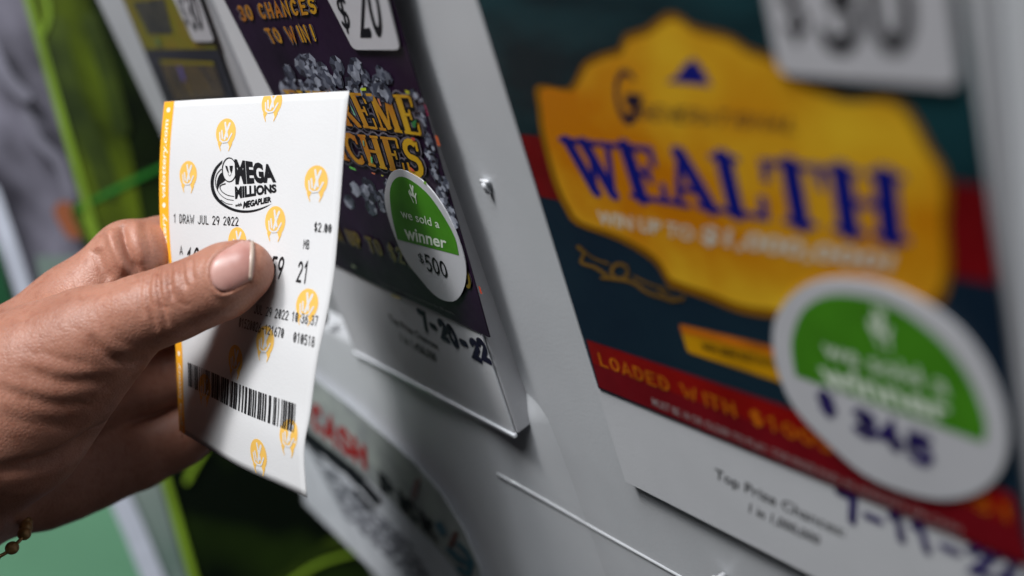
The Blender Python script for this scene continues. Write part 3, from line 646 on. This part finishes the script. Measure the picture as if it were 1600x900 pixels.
# printed lines
ticket_text('printed_text', THERM, [
    (strokes_text('1 DRAW JUL 29 2Ø22', .2, 1.3), [(272, 333), (373, 338), (373, 354), (272, 349)]),
    (strokes_text('$2.ØØ', .24, 1.3), [(492, 346), (519, 349), (518, 366), (491, 363)]),
    (strokes_text('MB', .22, 1.25), [(475, 373), (484, 374), (483, 390), (474, 389)]),
    (strokes_text('A', .2), [(281, 383), (286, 383), (286, 398), (281, 398)]),
    (strokes_text('10', .24, 1.3), [(294, 386), (313, 383), (310, 420), (291, 423)]),
    (strokes_text('26', .24, 1.3), [(328, 384), (347, 382), (344, 419), (325, 421)]),
    (strokes_text('59', .24, 1.3), [(427, 400), (446, 401), (440, 437), (421, 435)]),
    (strokes_text('21', .24, 1.3), [(467, 405), (482, 406), (477, 444), (462, 441)]),
    (strokes_text('JUL 29 2Ø22 1Ø:36:37', .2, 1.3), [(399, 474), (498, 493), (496, 510), (397, 490)]),
    (strokes_text('Ø152ØØ26-12167Ø', .2, 1.3), [(375, 495), (445, 512), (443, 529), (373, 511)]),
    (strokes_text('Ø1Ø518', .22, 1.3), [(460, 517), (493, 525), (491, 543), (458, 535)])])
# barcode
g = Geo(); bq = TK.quad([(294, 566), (465, 632), (462, 677), (295, 603)]); R = random.Random(12); u = 0
while u < .985:
    w = R.choice((.006, .006, .012, .012, .018)); w = min(w, 1 - u)
    n = 3; g.add([bq(u + w * e, k / n, .00012) for k in range(n + 1) for e in (0, 1)], [(2 * k, 2 * k + 1, 2 * k + 3, 2 * k + 2) for k in range(n)])
    u += w + R.choice((.004, .007, .007, .013, .018))
g.out('barcode', THERM, lt, face_cam=True)
# round logo with lettering
def lg(x, y): return (x / 7.5 + 310, y / 7.5 + 230)
g = Geo()
def poly(pts, lift=.00012): g.add([TK.px(*lg(*p), lift) for p in pts], [list(range(len(pts)))])
outer = smooth_loop([(285, 152), (205, 230), (158, 330), (145, 430), (165, 540), (220, 630), (310, 700), (420, 750), (540, 768), (660, 755), (770, 715), (868, 658)], 3, False)
inner = smooth_loop([(868, 660), (760, 703), (650, 734), (540, 741), (430, 722), (330, 676), (250, 608), (203, 530), (182, 440), (192, 340), (225, 255), (278, 190)], 3, False)
n = min(len(outer), len(inner)); inner = inner[::-1]
g.add([TK.px(*lg(*p), .00012) for p in outer[:n] + inner[:n]], [(i, i + 1, n + i + 1, n + i) for i in range(n - 1)])
def ring(cx, cy, rx, ry, w, a0=0, a1=360, tilt=0):
    Vv, Fc = ribbon(arc(cx, cy, rx, ry, a0, a1, 30), w, cap=False); g.add([TK.px(*lg(*p), .00013) for p in Vv], Fc)
ring(365, 265, 82, 140, 11)
poly([(316, 214), (342, 222), (358, 290), (352, 306), (330, 262)], .00013); poly([(368, 218), (407, 218), (402, 262), (384, 300), (372, 268)], .00013)
for pts, w in (([(352, 312), (368, 338), (386, 316), (400, 270)], 5), ([(318, 428), (268, 446), (256, 476), (282, 522), (345, 562), (418, 576)], 12), ([(270, 258), (224, 310), (204, 380), (210, 462), (252, 546), (330, 606), (415, 622)], 10), ([(268, 618), (330, 658), (402, 672)], 9)):
    Vv, Fc = ribbon(smooth_loop(pts, 4, False), w, w2=w * .6); g.add([TK.px(*lg(*p), .00012) for p in Vv], Fc)
poly(smooth_loop([(274, 296), (232, 360), (216, 440), (228, 500), (252, 438), (318, 388), (292, 340)], 2), .000125)
g.out('logo', THERM, lt, face_cam=True)
ticket_text('logo_lettering', THERM, [
    (font_text('MEGA', .055), [lg(425, 136), lg(880, 208), lg(916, 412), lg(438, 440)]),
    (font_text('MILLIONS', .05), [lg(430, 460), lg(915, 432), lg(920, 530), lg(434, 608)]),
    (font_text('MEGAPLIER', .045, .15), [lg(530, 636), lg(850, 576), lg(858, 642), lg(524, 720)]),
    (font_text('with', .02, .15), [lg(434, 662), lg(512, 648), lg(512, 690), lg(434, 700)])], .00013)

# ------------------------------------------------------------------ the hand: one continuous surface grown from tapered bones
HZ = 0.0
def bone(x, y, z, r): return np.array([(x - 800) / F * z, (y - 450) / F * z, z]), r / F * z
CH = dict(
 thumb=[(383, 421, .2595, 44), (362, 431, .2595, 49), (340, 445, .2600, 52), (300, 462, .2615, 52), (262, 477, .2625, 55), (215, 493, .2635, 57), (150, 530, .268, 76)],
 thenar=[(150, 530, .268, 76), (80, 580, .272, 100), (0, 650, .277, 128), (-150, 752, .284, 150)],
 arm=[(-150, 752, .286, 155), (-420, 930, .292, 185), (-620, 1060, .296, 215)],
 meta=[(-60, 640, .292, 110), (115, 483, .2955, 62)],
 index=[(115, 483, .2955, 62), (205, 402, .2975, 56), (258, 394, .3065, 54), (330, 414, .3110, 44), (385, 436, .3065, 38)],
 midmeta=[(-40, 660, .300, 110), (115, 535, .309, 64)],
 middle=[(115, 535, .309, 64), (215, 500, .325, 52), (292, 492, .329, 47), (362, 492, .318, 41)],
 ringmeta=[(-40, 680, .300, 110), (110, 610, .309, 66)],
 ring=[(110, 610, .309, 66), (215, 594, .324, 53), (290, 580, .330, 47), (352, 566, .320, 40)],
 hypo=[(-60, 720, .302, 118), (60, 724, .316, 98), (130, 709, .324, 87)],
 pinky=[(130, 709, .324, 86), (212, 702, .329, 62), (272, 681, .333, 52), (330, 650, .333, 42)])
vox = .00065
lo = np.array([-.262, -.026, .240]); hi = np.array([-.062, .134, .358])
nx, ny, nz = [int(k) for k in np.ceil((hi - lo) / vox)]
gx = (lo[0] + np.arange(nx) * vox).astype(np.float32); gy = (lo[1] + np.arange(ny) * vox).astype(np.float32); gz = (lo[2] + np.arange(nz) * vox).astype(np.float32)
def chain_sdf(ch, k_in=.004):
    D = np.full((nx, ny, nz), 1.0, np.float32)
    for a, b in zip(ch[:-1], ch[1:]):
        A_, ra = bone(*a); B_, rb = bone(*b); pad = max(ra, rb) + .016
        s = [slice(max(0, int((min(A_[i], B_[i]) - pad - lo[i]) / vox)), max(0, int((max(A_[i], B_[i]) + pad - lo[i]) / vox) + 1)) for i in range(3)]
        X, Y, Z = gx[s[0]][:, None, None], gy[s[1]][None, :, None], gz[s[2]][None, None, :]
        if 0 in (X.size, Y.size, Z.size): continue
        d = B_ - A_; L2 = float(d @ d)
        t = np.clip(((X - A_[0]) * d[0] + (Y - A_[1]) * d[1] + (Z - A_[2]) * d[2]) / L2, 0, 1)
        e = np.sqrt((X - A_[0] - t * d[0]) ** 2 + (Y - A_[1] - t * d[1]) ** 2 + (Z - A_[2] - t * d[2]) ** 2) - (ra + (rb - ra) * t)
        D[s[0], s[1], s[2]] = smin(D[s[0], s[1], s[2]], e.astype(np.float32), k_in)
    return D
def smin(a, b, k):
    h = np.maximum(k - np.abs(a - b), 0) / k
    return np.minimum(a, b) - h * h * k * .25
body = chain_sdf(CH['thenar'], .010)
body = smin(body, chain_sdf(CH['arm'], .012), .012)
for nm, k in (('meta', .012), ('midmeta', .010), ('ringmeta', .010), ('hypo', .012)): body = smin(body, chain_sdf(CH[nm], .006), k)
fing = chain_sdf(CH['index'], .003)
for nm in ('middle', 'ring', 'pinky'): fing = smin(fing, chain_sdf(CH[nm], .003), .0018)
body = smin(body, fing, .006)
body = smin(body, chain_sdf(CH['thumb'], .004), .007)
def surface_nets(D):
    ins = D < 0
    c = np.zeros((nx - 1, ny - 1, nz - 1), np.int8)
    for i in (0, 1):
        for j in (0, 1):
            for k in (0, 1): c += ins[i:nx - 1 + i, j:ny - 1 + j, k:nz - 1 + k]
    act = (c > 0) & (c < 8); idx = np.full(act.shape, -1, np.int64); cells = np.argwhere(act); idx[act] = np.arange(len(cells))
    acc = np.zeros((len(cells), 3)); cnt = np.zeros(len(cells))
    co = [(i, j, k) for i in (0, 1) for j in (0, 1) for k in (0, 1)]
    val = {o: D[cells[:, 0] + o[0], cells[:, 1] + o[1], cells[:, 2] + o[2]] for o in co}
    for a in co:
        for ax in range(3):
            if a[ax] == 0:
                b = list(a); b[ax] = 1; b = tuple(b); va, vb = val[a], val[b]; m = (va < 0) != (vb < 0)
                t = np.where(m, va / np.where(m, va - vb, 1), 0); p = np.array(a, float)[None].repeat(len(cells), 0); p[:, ax] = t
                acc[m] += p[m]; cnt[m] += 1
    V = lo + (cells + acc / cnt[:, None]) * vox
    Fs = []
    for ax in range(3):
        sl0 = [slice(None)] * 3; sl1 = [slice(None)] * 3; sl0[ax] = slice(0, -1); sl1[ax] = slice(1, None)
        m = ins[tuple(sl0)] != ins[tuple(sl1)]; e = np.argwhere(m); o1, o2 = [k for k in range(3) if k != ax]
        e = e[(e[:, o1] > 0) & (e[:, o2] > 0) & (e[:, o1] < idx.shape[o1]) & (e[:, o2] < idx.shape[o2])]
        q = []
        for d1, d2 in ((0, 0), (-1, 0), (-1, -1), (0, -1)):
            w = e.copy(); w[:, o1] += d1; w[:, o2] += d2; q.append(idx[w[:, 0], w[:, 1], w[:, 2]])
        Q = np.stack(q, 1); Q = Q[(Q >= 0).all(1)]; Fs.append(Q)
    return V, np.concatenate(Fs)
HV, HF = surface_nets(body)
del body, fing
# relax the voxel steps
def smooth_mesh(V, Fq, it):
    E_ = np.concatenate([Fq[:, [0, 1]], Fq[:, [1, 2]], Fq[:, [2, 3]], Fq[:, [3, 0]]])
    n = np.bincount(E_[:, 0], minlength=len(V)) + np.bincount(E_[:, 1], minlength=len(V))
    for i in range(it):
        S_ = np.stack([np.bincount(E_[:, 0], V[E_[:, 1], k], len(V)) + np.bincount(E_[:, 1], V[E_[:, 0], k], len(V)) for k in range(3)], 1) / n[:, None]
        V = V + (.5 if i % 2 == 0 else -.52) * (S_ - V)
    return V
HV = smooth_mesh(HV, HF, 10)
def vnormals(V, Fq):
    fn = np.cross(V[Fq[:, 2]] - V[Fq[:, 0]], V[Fq[:, 3]] - V[Fq[:, 1]]); N = np.zeros_like(V)
    for k in range(4): np.add.at(N, Fq[:, k], fn)
    return N / (np.linalg.norm(N, axis=1)[:, None] + 1e-12)
# consistent outward normals through bmesh
me = bpy.data.meshes.new('tmp'); me.from_pydata(HV.tolist(), [], HF.tolist()); bm = bmesh.new(); bm.from_mesh(me)
bmesh.ops.recalc_face_normals(bm, faces=bm.faces); bm.faces.ensure_lookup_table()
HF = np.array([[v.index for v in f.verts] for f in bm.faces]); bm.free(); bpy.data.meshes.remove(me)
HN = vnormals(HV, HF)
HPX = HV[:, :2] / HV[:, 2:3] * F + np.array([800, 450])
front = np.clip(-(HN * HV).sum(1) / np.linalg.norm(HV, axis=1) * 3.0, 0, 1) * (HV[:, 2] < .306)
def pl_dist(P, pts):
    best = np.full(len(P), 1e9); tt = np.zeros(len(P)); pts = np.array(pts, float); n = len(pts) - 1
    for i in range(n):
        a, b = pts[i], pts[i + 1]; d = b - a; t = np.clip(((P - a) @ d) / (d @ d), 0, 1); e = np.linalg.norm(P - a - t[:, None] * d, axis=1)
        m = e < best; best[m] = e[m]; tt[m] = (i + t[m]) / n
    return best, tt
disp = np.zeros(len(HV))
def crease(pts, amp, w, taper=True):
    """amp in metres (negative sinks), w in photo pixels"""
    d, t = pl_dist(HPX, smooth_loop(pts, 4, False)); f = np.exp(-(d / w) ** 2)
    if taper: f *= np.clip(np.minimum(t, 1 - t) * 5, 0, 1) ** .7
    return amp * f
mm = .001
folds = [
 # joint of the thumb
 ([(238, 420), (230, 450), (234, 485), (246, 520)], -.6 * mm, 4), ([(250, 412), (246, 440), (252, 476), (262, 512)], -.75 * mm, 3.5), ([(266, 412), (264, 442), (270, 470)], -.6 * mm, 3.2), ([(284, 406), (284, 430), (292, 452)], -.6 * mm, 3.5), ([(300, 404), (299, 424), (303, 440)], -.45 * mm, 3),
 ([(222, 432), (218, 462), (224, 500)], -.35 * mm, 4), ([(244, 440), (258, 446), (274, 440)], -.18 * mm, 2.5), ([(236, 470), (252, 480), (268, 478)], -.18 * mm, 2.5), ([(276, 470), (292, 478), (300, 470)], -.15 * mm, 2.5),
 ([(258, 420), (256, 445), (262, 470)], .25 * mm, 5), ([(275, 415), (274, 440), (280, 462)], .22 * mm, 5),
 # folds at the base of the index finger
 ([(190, 350), (194, 376), (204, 404), (222, 432)], -2.0 * mm, 6), ([(172, 358), (180, 388), (198, 428)], 1.3 * mm, 8), ([(210, 345), (214, 376), (226, 412)], .7 * mm, 8), ([(148, 388), (156, 412), (172, 440)], -1.0 * mm, 9), ([(228, 345), (232, 380), (238, 410)], -.35 * mm, 4),
 # web of the thumb
 ([(206, 436), (180, 448), (150, 452)], -.5 * mm, 8),
 # long folds of the ball of the thumb
 ([(140, 522), (158, 548), (182, 566), (232, 562)], -1.2 * mm, 8), ([(150, 510), (172, 538), (205, 548), (236, 546)], .5 * mm, 8), ([(30, 574), (70, 590), (110, 598), (182, 590)], -.75 * mm, 9), ([(40, 560), (84, 575), (130, 582), (176, 578)], .4 * mm, 8),
 ([(-10, 604), (40, 622), (90, 634), (152, 630)], -.75 * mm, 10), ([(-10, 590), (50, 607), (100, 616), (160, 610)], .4 * mm, 9), ([(-10, 644), (40, 660), (100, 664), (140, 656)], -.6 * mm, 11), ([(60, 548), (100, 562), (140, 566)], -.4 * mm, 6),
 # crease between ball of the thumb and the palm
 ([(-10, 738), (77, 721), (136, 690), (195, 643), (226, 596)], -2.2 * mm, 11),
]
for k, (pts, a_, w_) in enumerate(folds): disp += crease(pts, a_ * (.52 if k > 14 and w_ < 12 and a_ > -2 * mm else 1.2), w_)
R = random.Random(5)
for k in range(110):                                # fine skin lines on the back of the thumb base
    x, y = R.uniform(20, 235), R.uniform(400, 640)
    L_ = R.uniform(14, 40); a_ = math.radians(R.uniform(20, 60) if y > 500 else R.uniform(40, 100))
    disp += crease([(x, y), (x + L_ * .5 * math.cos(a_) + R.uniform(-3, 3), y + L_ * .5 * math.sin(a_)), (x + L_ * math.cos(a_), y + L_ * math.sin(a_))], -R.uniform(.03, .075) * mm, R.uniform(1.5, 2.4))
# nail bed: sink the skin under the nail, raise the fold round it
NAIL = smooth_loop([(396, 372), (378, 377), (360, 386), (344, 396), (333, 409), (329, 425), (333, 444), (346, 456), (364, 452), (380, 443), (393, 436), (397, 420), (398, 396)], 3)
def inside(P, poly):
    c = np.zeros(len(P), bool); n = len(poly)
    for i in range(n):
        (x1, y1), (x2, y2) = poly[i], poly[(i + 1) % n]
        with np.errstate(divide='ignore', invalid='ignore'):
            m = ((y1 > P[:, 1]) != (y2 > P[:, 1])) & (P[:, 0] < (x2 - x1) * (P[:, 1] - y1) / (y2 - y1 + 1e-12) + x1)
        c ^= m
    return c
dn, _ = pl_dist(HPX, NAIL + NAIL[:1]); inn = inside(HPX, NAIL)
near_thumb = (HV[:, 2] < .275) & (HPX[:, 0] > 300)
sg = np.where(inn, -dn, dn)
prox = np.clip((388 - HPX[:, 0]) / 25, 0, 1)
disp += near_thumb * (np.where(inn, -.55 * mm * np.clip(dn / 4, 0, 1), 0) + prox * .42 * mm * np.exp(-((sg - 5) / 4.5) ** 2) - prox * .3 * mm * np.exp(-((sg - 0) / 2) ** 2))
HV2 = HV + HN * (disp * front)[:, None]
toW = lambda V: V @ ROT.T + CAM
person = thing('person', 'left hand and wrist reaching in from the left, thumb over the lottery ticket', 'person', toW(np.array([[-.2, .09, .285]]))[0])

def skin_material():
    m = bpy.data.materials.new('skin'); m.use_nodes = True; nt = m.node_tree; b = nt.nodes['Principled BSDF']; N_ = nt.nodes.new; LK = nt.links.new
    tc = N_('ShaderNodeTexCoord')
    def noise(sc, det, rough=.6):
        n = N_('ShaderNodeTexNoise'); n.inputs['Scale'].default_value = sc; n.inputs['Detail'].default_value = det; n.inputs['Roughness'].default_value = rough; LK(tc.outputs['Object'], n.inputs['Vector']); return n
    r = N_('ShaderNodeValToRGB'); LK(noise(38, 3).outputs['Fac'], r.inputs[0])
    r.color_ramp.elements[0].position = .3; r.color_ramp.elements[1].position = .72
    r.color_ramp.elements[0].color = (.30, .126, .083, 1); r.color_ramp.elements[1].color = (.44, .208, .145, 1)
    sp = N_('ShaderNodeValToRGB'); LK(noise(420, 4).outputs['Fac'], sp.inputs[0]); sp.color_ramp.elements[0].position = .34; sp.color_ramp.elements[1].position = .5
    sp.color_ramp.elements[0].color = (.78, .66, .6, 1); sp.color_ramp.elements[1].color = (1, 1, 1, 1)
    mx = N_('ShaderNodeMix'); mx.data_type = 'RGBA'; mx.blend_type = 'MULTIPLY'; mx.inputs[0].default_value = .6; LK(r.outputs[0], mx.inputs[6]); LK(sp.outputs[0], mx.inputs[7]); LK(mx.outputs[2], b.inputs['Base Color'])
    b.inputs['Roughness'].default_value = .46; b.inputs['Specular IOR Level'].default_value = .42
    b.inputs['Subsurface Weight'].default_value = .18; b.inputs['Subsurface Radius'].default_value = (.0032, .0012, .0006); b.inputs['Subsurface Scale'].default_value = 1.0
    vo = N_('ShaderNodeTexVoronoi'); vo.feature = 'DISTANCE_TO_EDGE'; vo.inputs['Scale'].default_value = 900
    wn = noise(300, 3); wa = N_('ShaderNodeVectorMath'); wa.operation = 'MULTIPLY_ADD'; wa.inputs[1].default_value = (.0016,) * 3; LK(wn.outputs['Color'], wa.inputs[0]); LK(tc.outputs['Object'], wa.inputs[2]); LK(wa.outputs[0], vo.inputs['Vector'])
    cl = N_('ShaderNodeMapRange'); cl.inputs['From Max'].default_value = .25; LK(vo.outputs['Distance'], cl.inputs['Value'])
    b1 = N_('ShaderNodeBump'); b1.inputs['Strength'].default_value = .34; b1.inputs['Distance'].default_value = .00016; LK(cl.outputs[0], b1.inputs['Height'])
    b2 = N_('ShaderNodeBump'); b2.inputs['Strength'].default_value = .28; b2.inputs['Distance'].default_value = .0004; LK(noise(260, 6, .65).outputs['Fac'], b2.inputs['Height']); LK(b1.outputs[0], b2.inputs['Normal'])
    LK(b2.outputs[0], b.inputs['Normal'])
    return m
SKIN = skin_material()
HW = toW(HV2)
hand = build('hand', HW, HF, SKIN, person, smooth=True)
# thumb nail, draped on the thumb and bowed like a nail
bvh = BVHTree.FromPolygons([tuple(v) for v in toW(HV)], [tuple(f) for f in HF])
def hit(x, y):
    for k in range(12):                         # slide towards the nail's middle until the thumb is met
        d = Vector(ROT @ ray(x, y)).normalized(); h = bvh.ray_cast(Vector(CAM), d)
        if h[0] is not None and proj_z(h[0]) < .275: break
        x, y = x + (364 - x) * .06, y + (414 - y) * .06
    return h[0], h[1]
def proj_z(P): return ((np.asarray(P) - CAM) @ ROT)[2]
NP = np.array(NAIL); ncx, ncy = 364, 414
rings, per = 9, len(NAIL)
g = Geo(); grid = []
for k in range(rings + 1):
    s = k / rings
    for p in NP:
        x, y = ncx + (p[0] - ncx) * s, ncy + (p[1] - ncy) * s
        h, nrm = hit(x, y)
        grid.append(np.array(h) + np.array(nrm) * (.00032 - .0003 * s ** 6))
tip_free = lambda x, y: x > 388 - (y - 372) * .04
fs = []; mi = []
for k in range(rings):
    for i in range(per):
        a, b_, c_, d_ = k * per + i, k * per + (i + 1) % per, (k + 1) * per + (i + 1) % per, (k + 1) * per + i
        fs.append((a, b_, c_, d_) if k else (a, c_, d_))
g.add(grid, fs)
def nail_material():
    m = bpy.data.materials.new('nail'); m.use_nodes = True; nt = m.node_tree; b = nt.nodes['Principled BSDF']
    tc = nt.nodes.new('ShaderNodeTexCoord'); n = nt.nodes.new('ShaderNodeTexNoise'); n.inputs['Scale'].default_value = 160; nt.links.new(tc.outputs['Object'], n.inputs['Vector'])
    r = nt.nodes.new('ShaderNodeValToRGB'); r.color_ramp.elements[0].color = (.44, .205, .175, 1); r.color_ramp.elements[1].color = (.55, .305, .265, 1); r.color_ramp.elements[0].position = .3; r.color_ramp.elements[1].position = .7
    nt.links.new(n.outputs['Fac'], r.inputs[0]); nt.links.new(r.outputs[0], b.inputs['Base Color'])
    b.inputs['Roughness'].default_value = .36; b.inputs['Specular IOR Level'].default_value = .45; b.inputs['Subsurface Weight'].default_value = .12; b.inputs['Subsurface Radius'].default_value = (.002, .001, .0007); b.inputs['Subsurface Scale'].default_value = 1
    w = nt.nodes.new('ShaderNodeTexNoise'); w.inputs['Scale'].default_value = 350; nt.links.new(tc.outputs['Object'], w.inputs['Vector'])
    bp = nt.nodes.new('ShaderNodeBump'); bp.inputs['Strength'].default_value = .12; bp.inputs['Distance'].default_value = .0002; nt.links.new(w.outputs['Fac'], bp.inputs['Height']); nt.links.new(bp.outputs[0], b.inputs['Normal'])
    return m
nail = g.out('thumbnail', nail_material(), hand, smooth=True, face_cam=True)
bm = bmesh.new(); bm.from_mesh(nail.data); bmesh.ops.remove_doubles(bm, verts=bm.verts, dist=1e-7); bm.to_mesh(nail.data); bm.free()
ns = nail.modifiers.new('solidify', 'SOLIDIFY'); ns.thickness = .0003; ns.offset = 0
# white free edge of the nail
g = Geo(); top = []
for t in np.linspace(0, 1, 13):
    x, y = np.array([391, 374]) * (1 - t) + np.array([388, 437]) * t; xo = x + 6.5 - 4 * abs(t - .45)
    for xx in (x, (x + xo) / 2, xo):
        h, nrm = hit(xx, y); top.append(np.array(h) + np.array(nrm) * .00056)
g.add(top, [(3 * i + j, 3 * i + j + 1, 3 * i + j + 4, 3 * i + j + 3) for i in range(12) for j in range(2)])
fe = g.out('free_edge', mat('nail_edge', (.52, .40, .33), .35, .5, .05, 300), nail, smooth=True, face_cam=True)
fs_ = fe.modifiers.new('solidify', 'SOLIDIFY'); fs_.thickness = .0005; fs_.offset = -1

# ------------------------------------------------------------------ bead bracelet on the wrist
BR = mat('bead_brass', (.34, .20, .075), .3, .6, .3, 120, metal=.4)
br = thing('bracelet', 'bracelet of small brass beads hanging below the wrist', 'bracelet', at(-20, 850, .283))
loop = smooth_loop([(38, 834, .284), (18, 857, .281), (-6, 872, .279), (-34, 872, .277), (-70, 850, .268), (-110, 780, .262), (-130, 690, .2585), (-128, 600, .262), (-100, 545, .278), (-60, 540, .300), (-20, 580, .315), (0, 640, .324), (16, 700, .326), (30, 760, .317), (40, 806, .300)], 6)
P = np.array([at(*p) for p in loop]); D_ = np.r_[0, np.cumsum(np.linalg.norm(np.diff(np.r_[P, P[:1]], axis=0), axis=1))]; n_b = int(D_[-1] / .0056); PP = np.r_[P, P[:1]]
bm = bmesh.new(); bmesh.ops.create_uvsphere(bm, u_segments=18, v_segments=12, radius=.0019); me_b = bpy.data.meshes.new('bead')
for f in bm.faces: f.smooth = True
bm.to_mesh(me_b); bm.free(); me_b.materials.append(BR)
for k in range(n_b):
    s = D_[-1] * k / n_b; p = np.array([np.interp(s, D_, PP[:, i]) for i in range(3)])
    o = bpy.data.objects.new('bead', me_b); COL.objects.link(o); o.parent = br; o.location = Vector(p) - br.location
g = Geo(); g.tube([np.array([np.interp(s % D_[-1], D_, PP[:, i]) for i in range(3)]) for s in np.linspace(0, D_[-1], 90)], .00055, 6); g.out('wire', BR, br, smooth=True)

# ------------------------------------------------------------------ blurred displays further off on the left
class Far(Plane): pass
o_ = at(200, 450, .56); PB = Plane(o_, ROT @ np.array([.35, .05, -1.0]))
PB2 = Plane(at(100, 450, .585), ROT @ np.array([.35, .05, -1.0]))
gp = thing('display_panel', 'black and green display panel with a lime left edge, beside the white machine', 'display panel', PB.px(300, 800))
edge = lambda y: 42 + .286 * y
BLK = mat('panel_black_green', (.002, .004, .002), .3, .4, color2=(.016, .032, .004), scale=13, detail=2, lo=.48, hi=.75)
sheet('board', PB, [(edge(-260), -260), (700, -260), (900, 1160), (edge(1160), 1160)], 0, BLK, gp, thick=.012)
LIME = mat('panel_lime', srgb(116, 146, 40), .4, .4, .15, 14); OLG = mat('panel_olive', srgb(14, 24, 5), .3, .5, color2=srgb(94, 112, 22), scale=22, detail=4, stretch=(1, 1, .5))
sheet('olive_field', PB, [(edge(-160) + 8, -160), (110, -160), (150, 60), (205, 240), (235, 430), (edge(430) + 8, 430)], .001, OLG, gp)
LIMED = mat('panel_lime_dim', srgb(66, 82, 16), .4, .4, color2=srgb(30, 44, 6), scale=24)
sheet('edge_strip', PB, [(edge(-260) - 4, -260), (edge(-260) + 8, -260), (edge(1160) + 8, 1160), (edge(1160) - 4, 1160)], .003, LIME, gp, thick=.012)
GRN = mat('panel_green', srgb(40, 118, 40), .4, .4, .15, 20)
px_ribbons('green_streak', PB, GRN, gp, [(smooth_loop([(120, 326), (180, 296), (250, 262), (330, 225)], 4, False), 8)], .002)
px_ribbons('curved_streak', PB, LIMED, gp, [(smooth_loop([(86, 40), (110, 150), (150, 240), (170, 300)], 5, False), 34), (smooth_loop([(140, 30), (170, 120), (190, 200)], 5, False), 26), (smooth_loop([(128, 330), (146, 366), (170, 392)], 4, False), 34), (smooth_loop([(262, 690), (292, 730), (312, 706), (330, 690)], 4, False), 14), (smooth_loop([(400, 950), (450, 900), (520, 850), (590, 830)], 4, False), 22)], .0015, True)
px_ribbons('bright_streak', PB, LIME, gp, [(smooth_loop([(60, -30), (76, 20), (62, 60)], 4, False), 9), (smooth_loop([(452, 910), (500, 880), (560, 862)], 4, False), 7), (smooth_loop([(132, 340), (140, 356), (146, 372)], 4, False), 8), (smooth_loop([(292, 752), (304, 728), (318, 706)], 4, False), 9)], .0025, True)
po_ = thing('poster', 'blurred grey and green poster with white stripes and an orange spot, at the far left', 'poster', PB2.px(40, 900))
GRY = mat('poster_grey', srgb(38, 35, 46), .5, .4, color2=srgb(124, 121, 136), scale=26, detail=4, stretch=(1, 1, .6))
sheet('sheet', PB2, [(-420, -260), (edge(-260) + 12, -260), (edge(1160) + 12, 1160), (-420, 1160)], -.004, GRY, po_, thick=.006)
PWH = mat('poster_white', srgb(186, 190, 204), .5, .4, .1, 30); PGN = mat('poster_green', srgb(104, 154, 122), .5, .4, .1, 8); PDG = mat('poster_dark_green', srgb(14, 74, 42), .5, .4, .2, 10)
sheet('green_field', PB2, [(-80, 380), (-5, 380), (20, 470), (60, 600), (190, 790), (236, 930), (246, 960), (-80, 960)], .002, PGN, po_)
sheet('dark_green_field', PB2, [(-80, 380), (-8, 385), (20, 470), (50, 560), (60, 640), (-80, 640)], .0035, PDG, po_)
sheet('grey_green_field', PB2, [(56, 400), (150, 400), (edge(640) - 8, 640), (edge(1000) - 8, 1000), (262, 960), (205, 790), (80, 560)], .002, mat('poster_grey_green', srgb(92, 112, 104), .5, .4, color2=srgb(130, 140, 136), scale=9), po_)
px_ribbons('white_stripe', PB2, PWH, po_, [([(-14, 300), (20, 400), (52, 500), (70, 560)], 26), ([(170, 740), (210, 830), (262, 960)], 34)], .005, True)
px_ribbons('orange_spot', PB2, mat('poster_orange', srgb(150, 84, 50), .5, .4, .15, 20), po_, [([(100, 330), (108, 345), (116, 358)], 32)], .005)
px_ribbons('pale_swirl', PB2, mat('poster_pale', srgb(120, 118, 132), .5, .4, .15, 20), po_, [(smooth_loop([(40, 180), (60, 220), (90, 250), (110, 300)], 4, False), 16), (smooth_loop([(-20, 60), (10, 120), (40, 150)], 4, False), 20)], .005, True)
# dark backdrop added behind everything to keep the world colour out
bk = Plane(at(300, 450, 2.2), ROT @ np.array([.2, 0, -1.0]))
wl = build('dark_backdrop', [bk.px(x, y) for x, y in ((-2600, -2200), (3200, -2200), (3200, 2800), (-2600, 2800))], [(0, 1, 2, 3)], mat('backdrop_black', (.03, .03, .032), .8, .2, .3, 3))
wl['kind'] = 'structure'
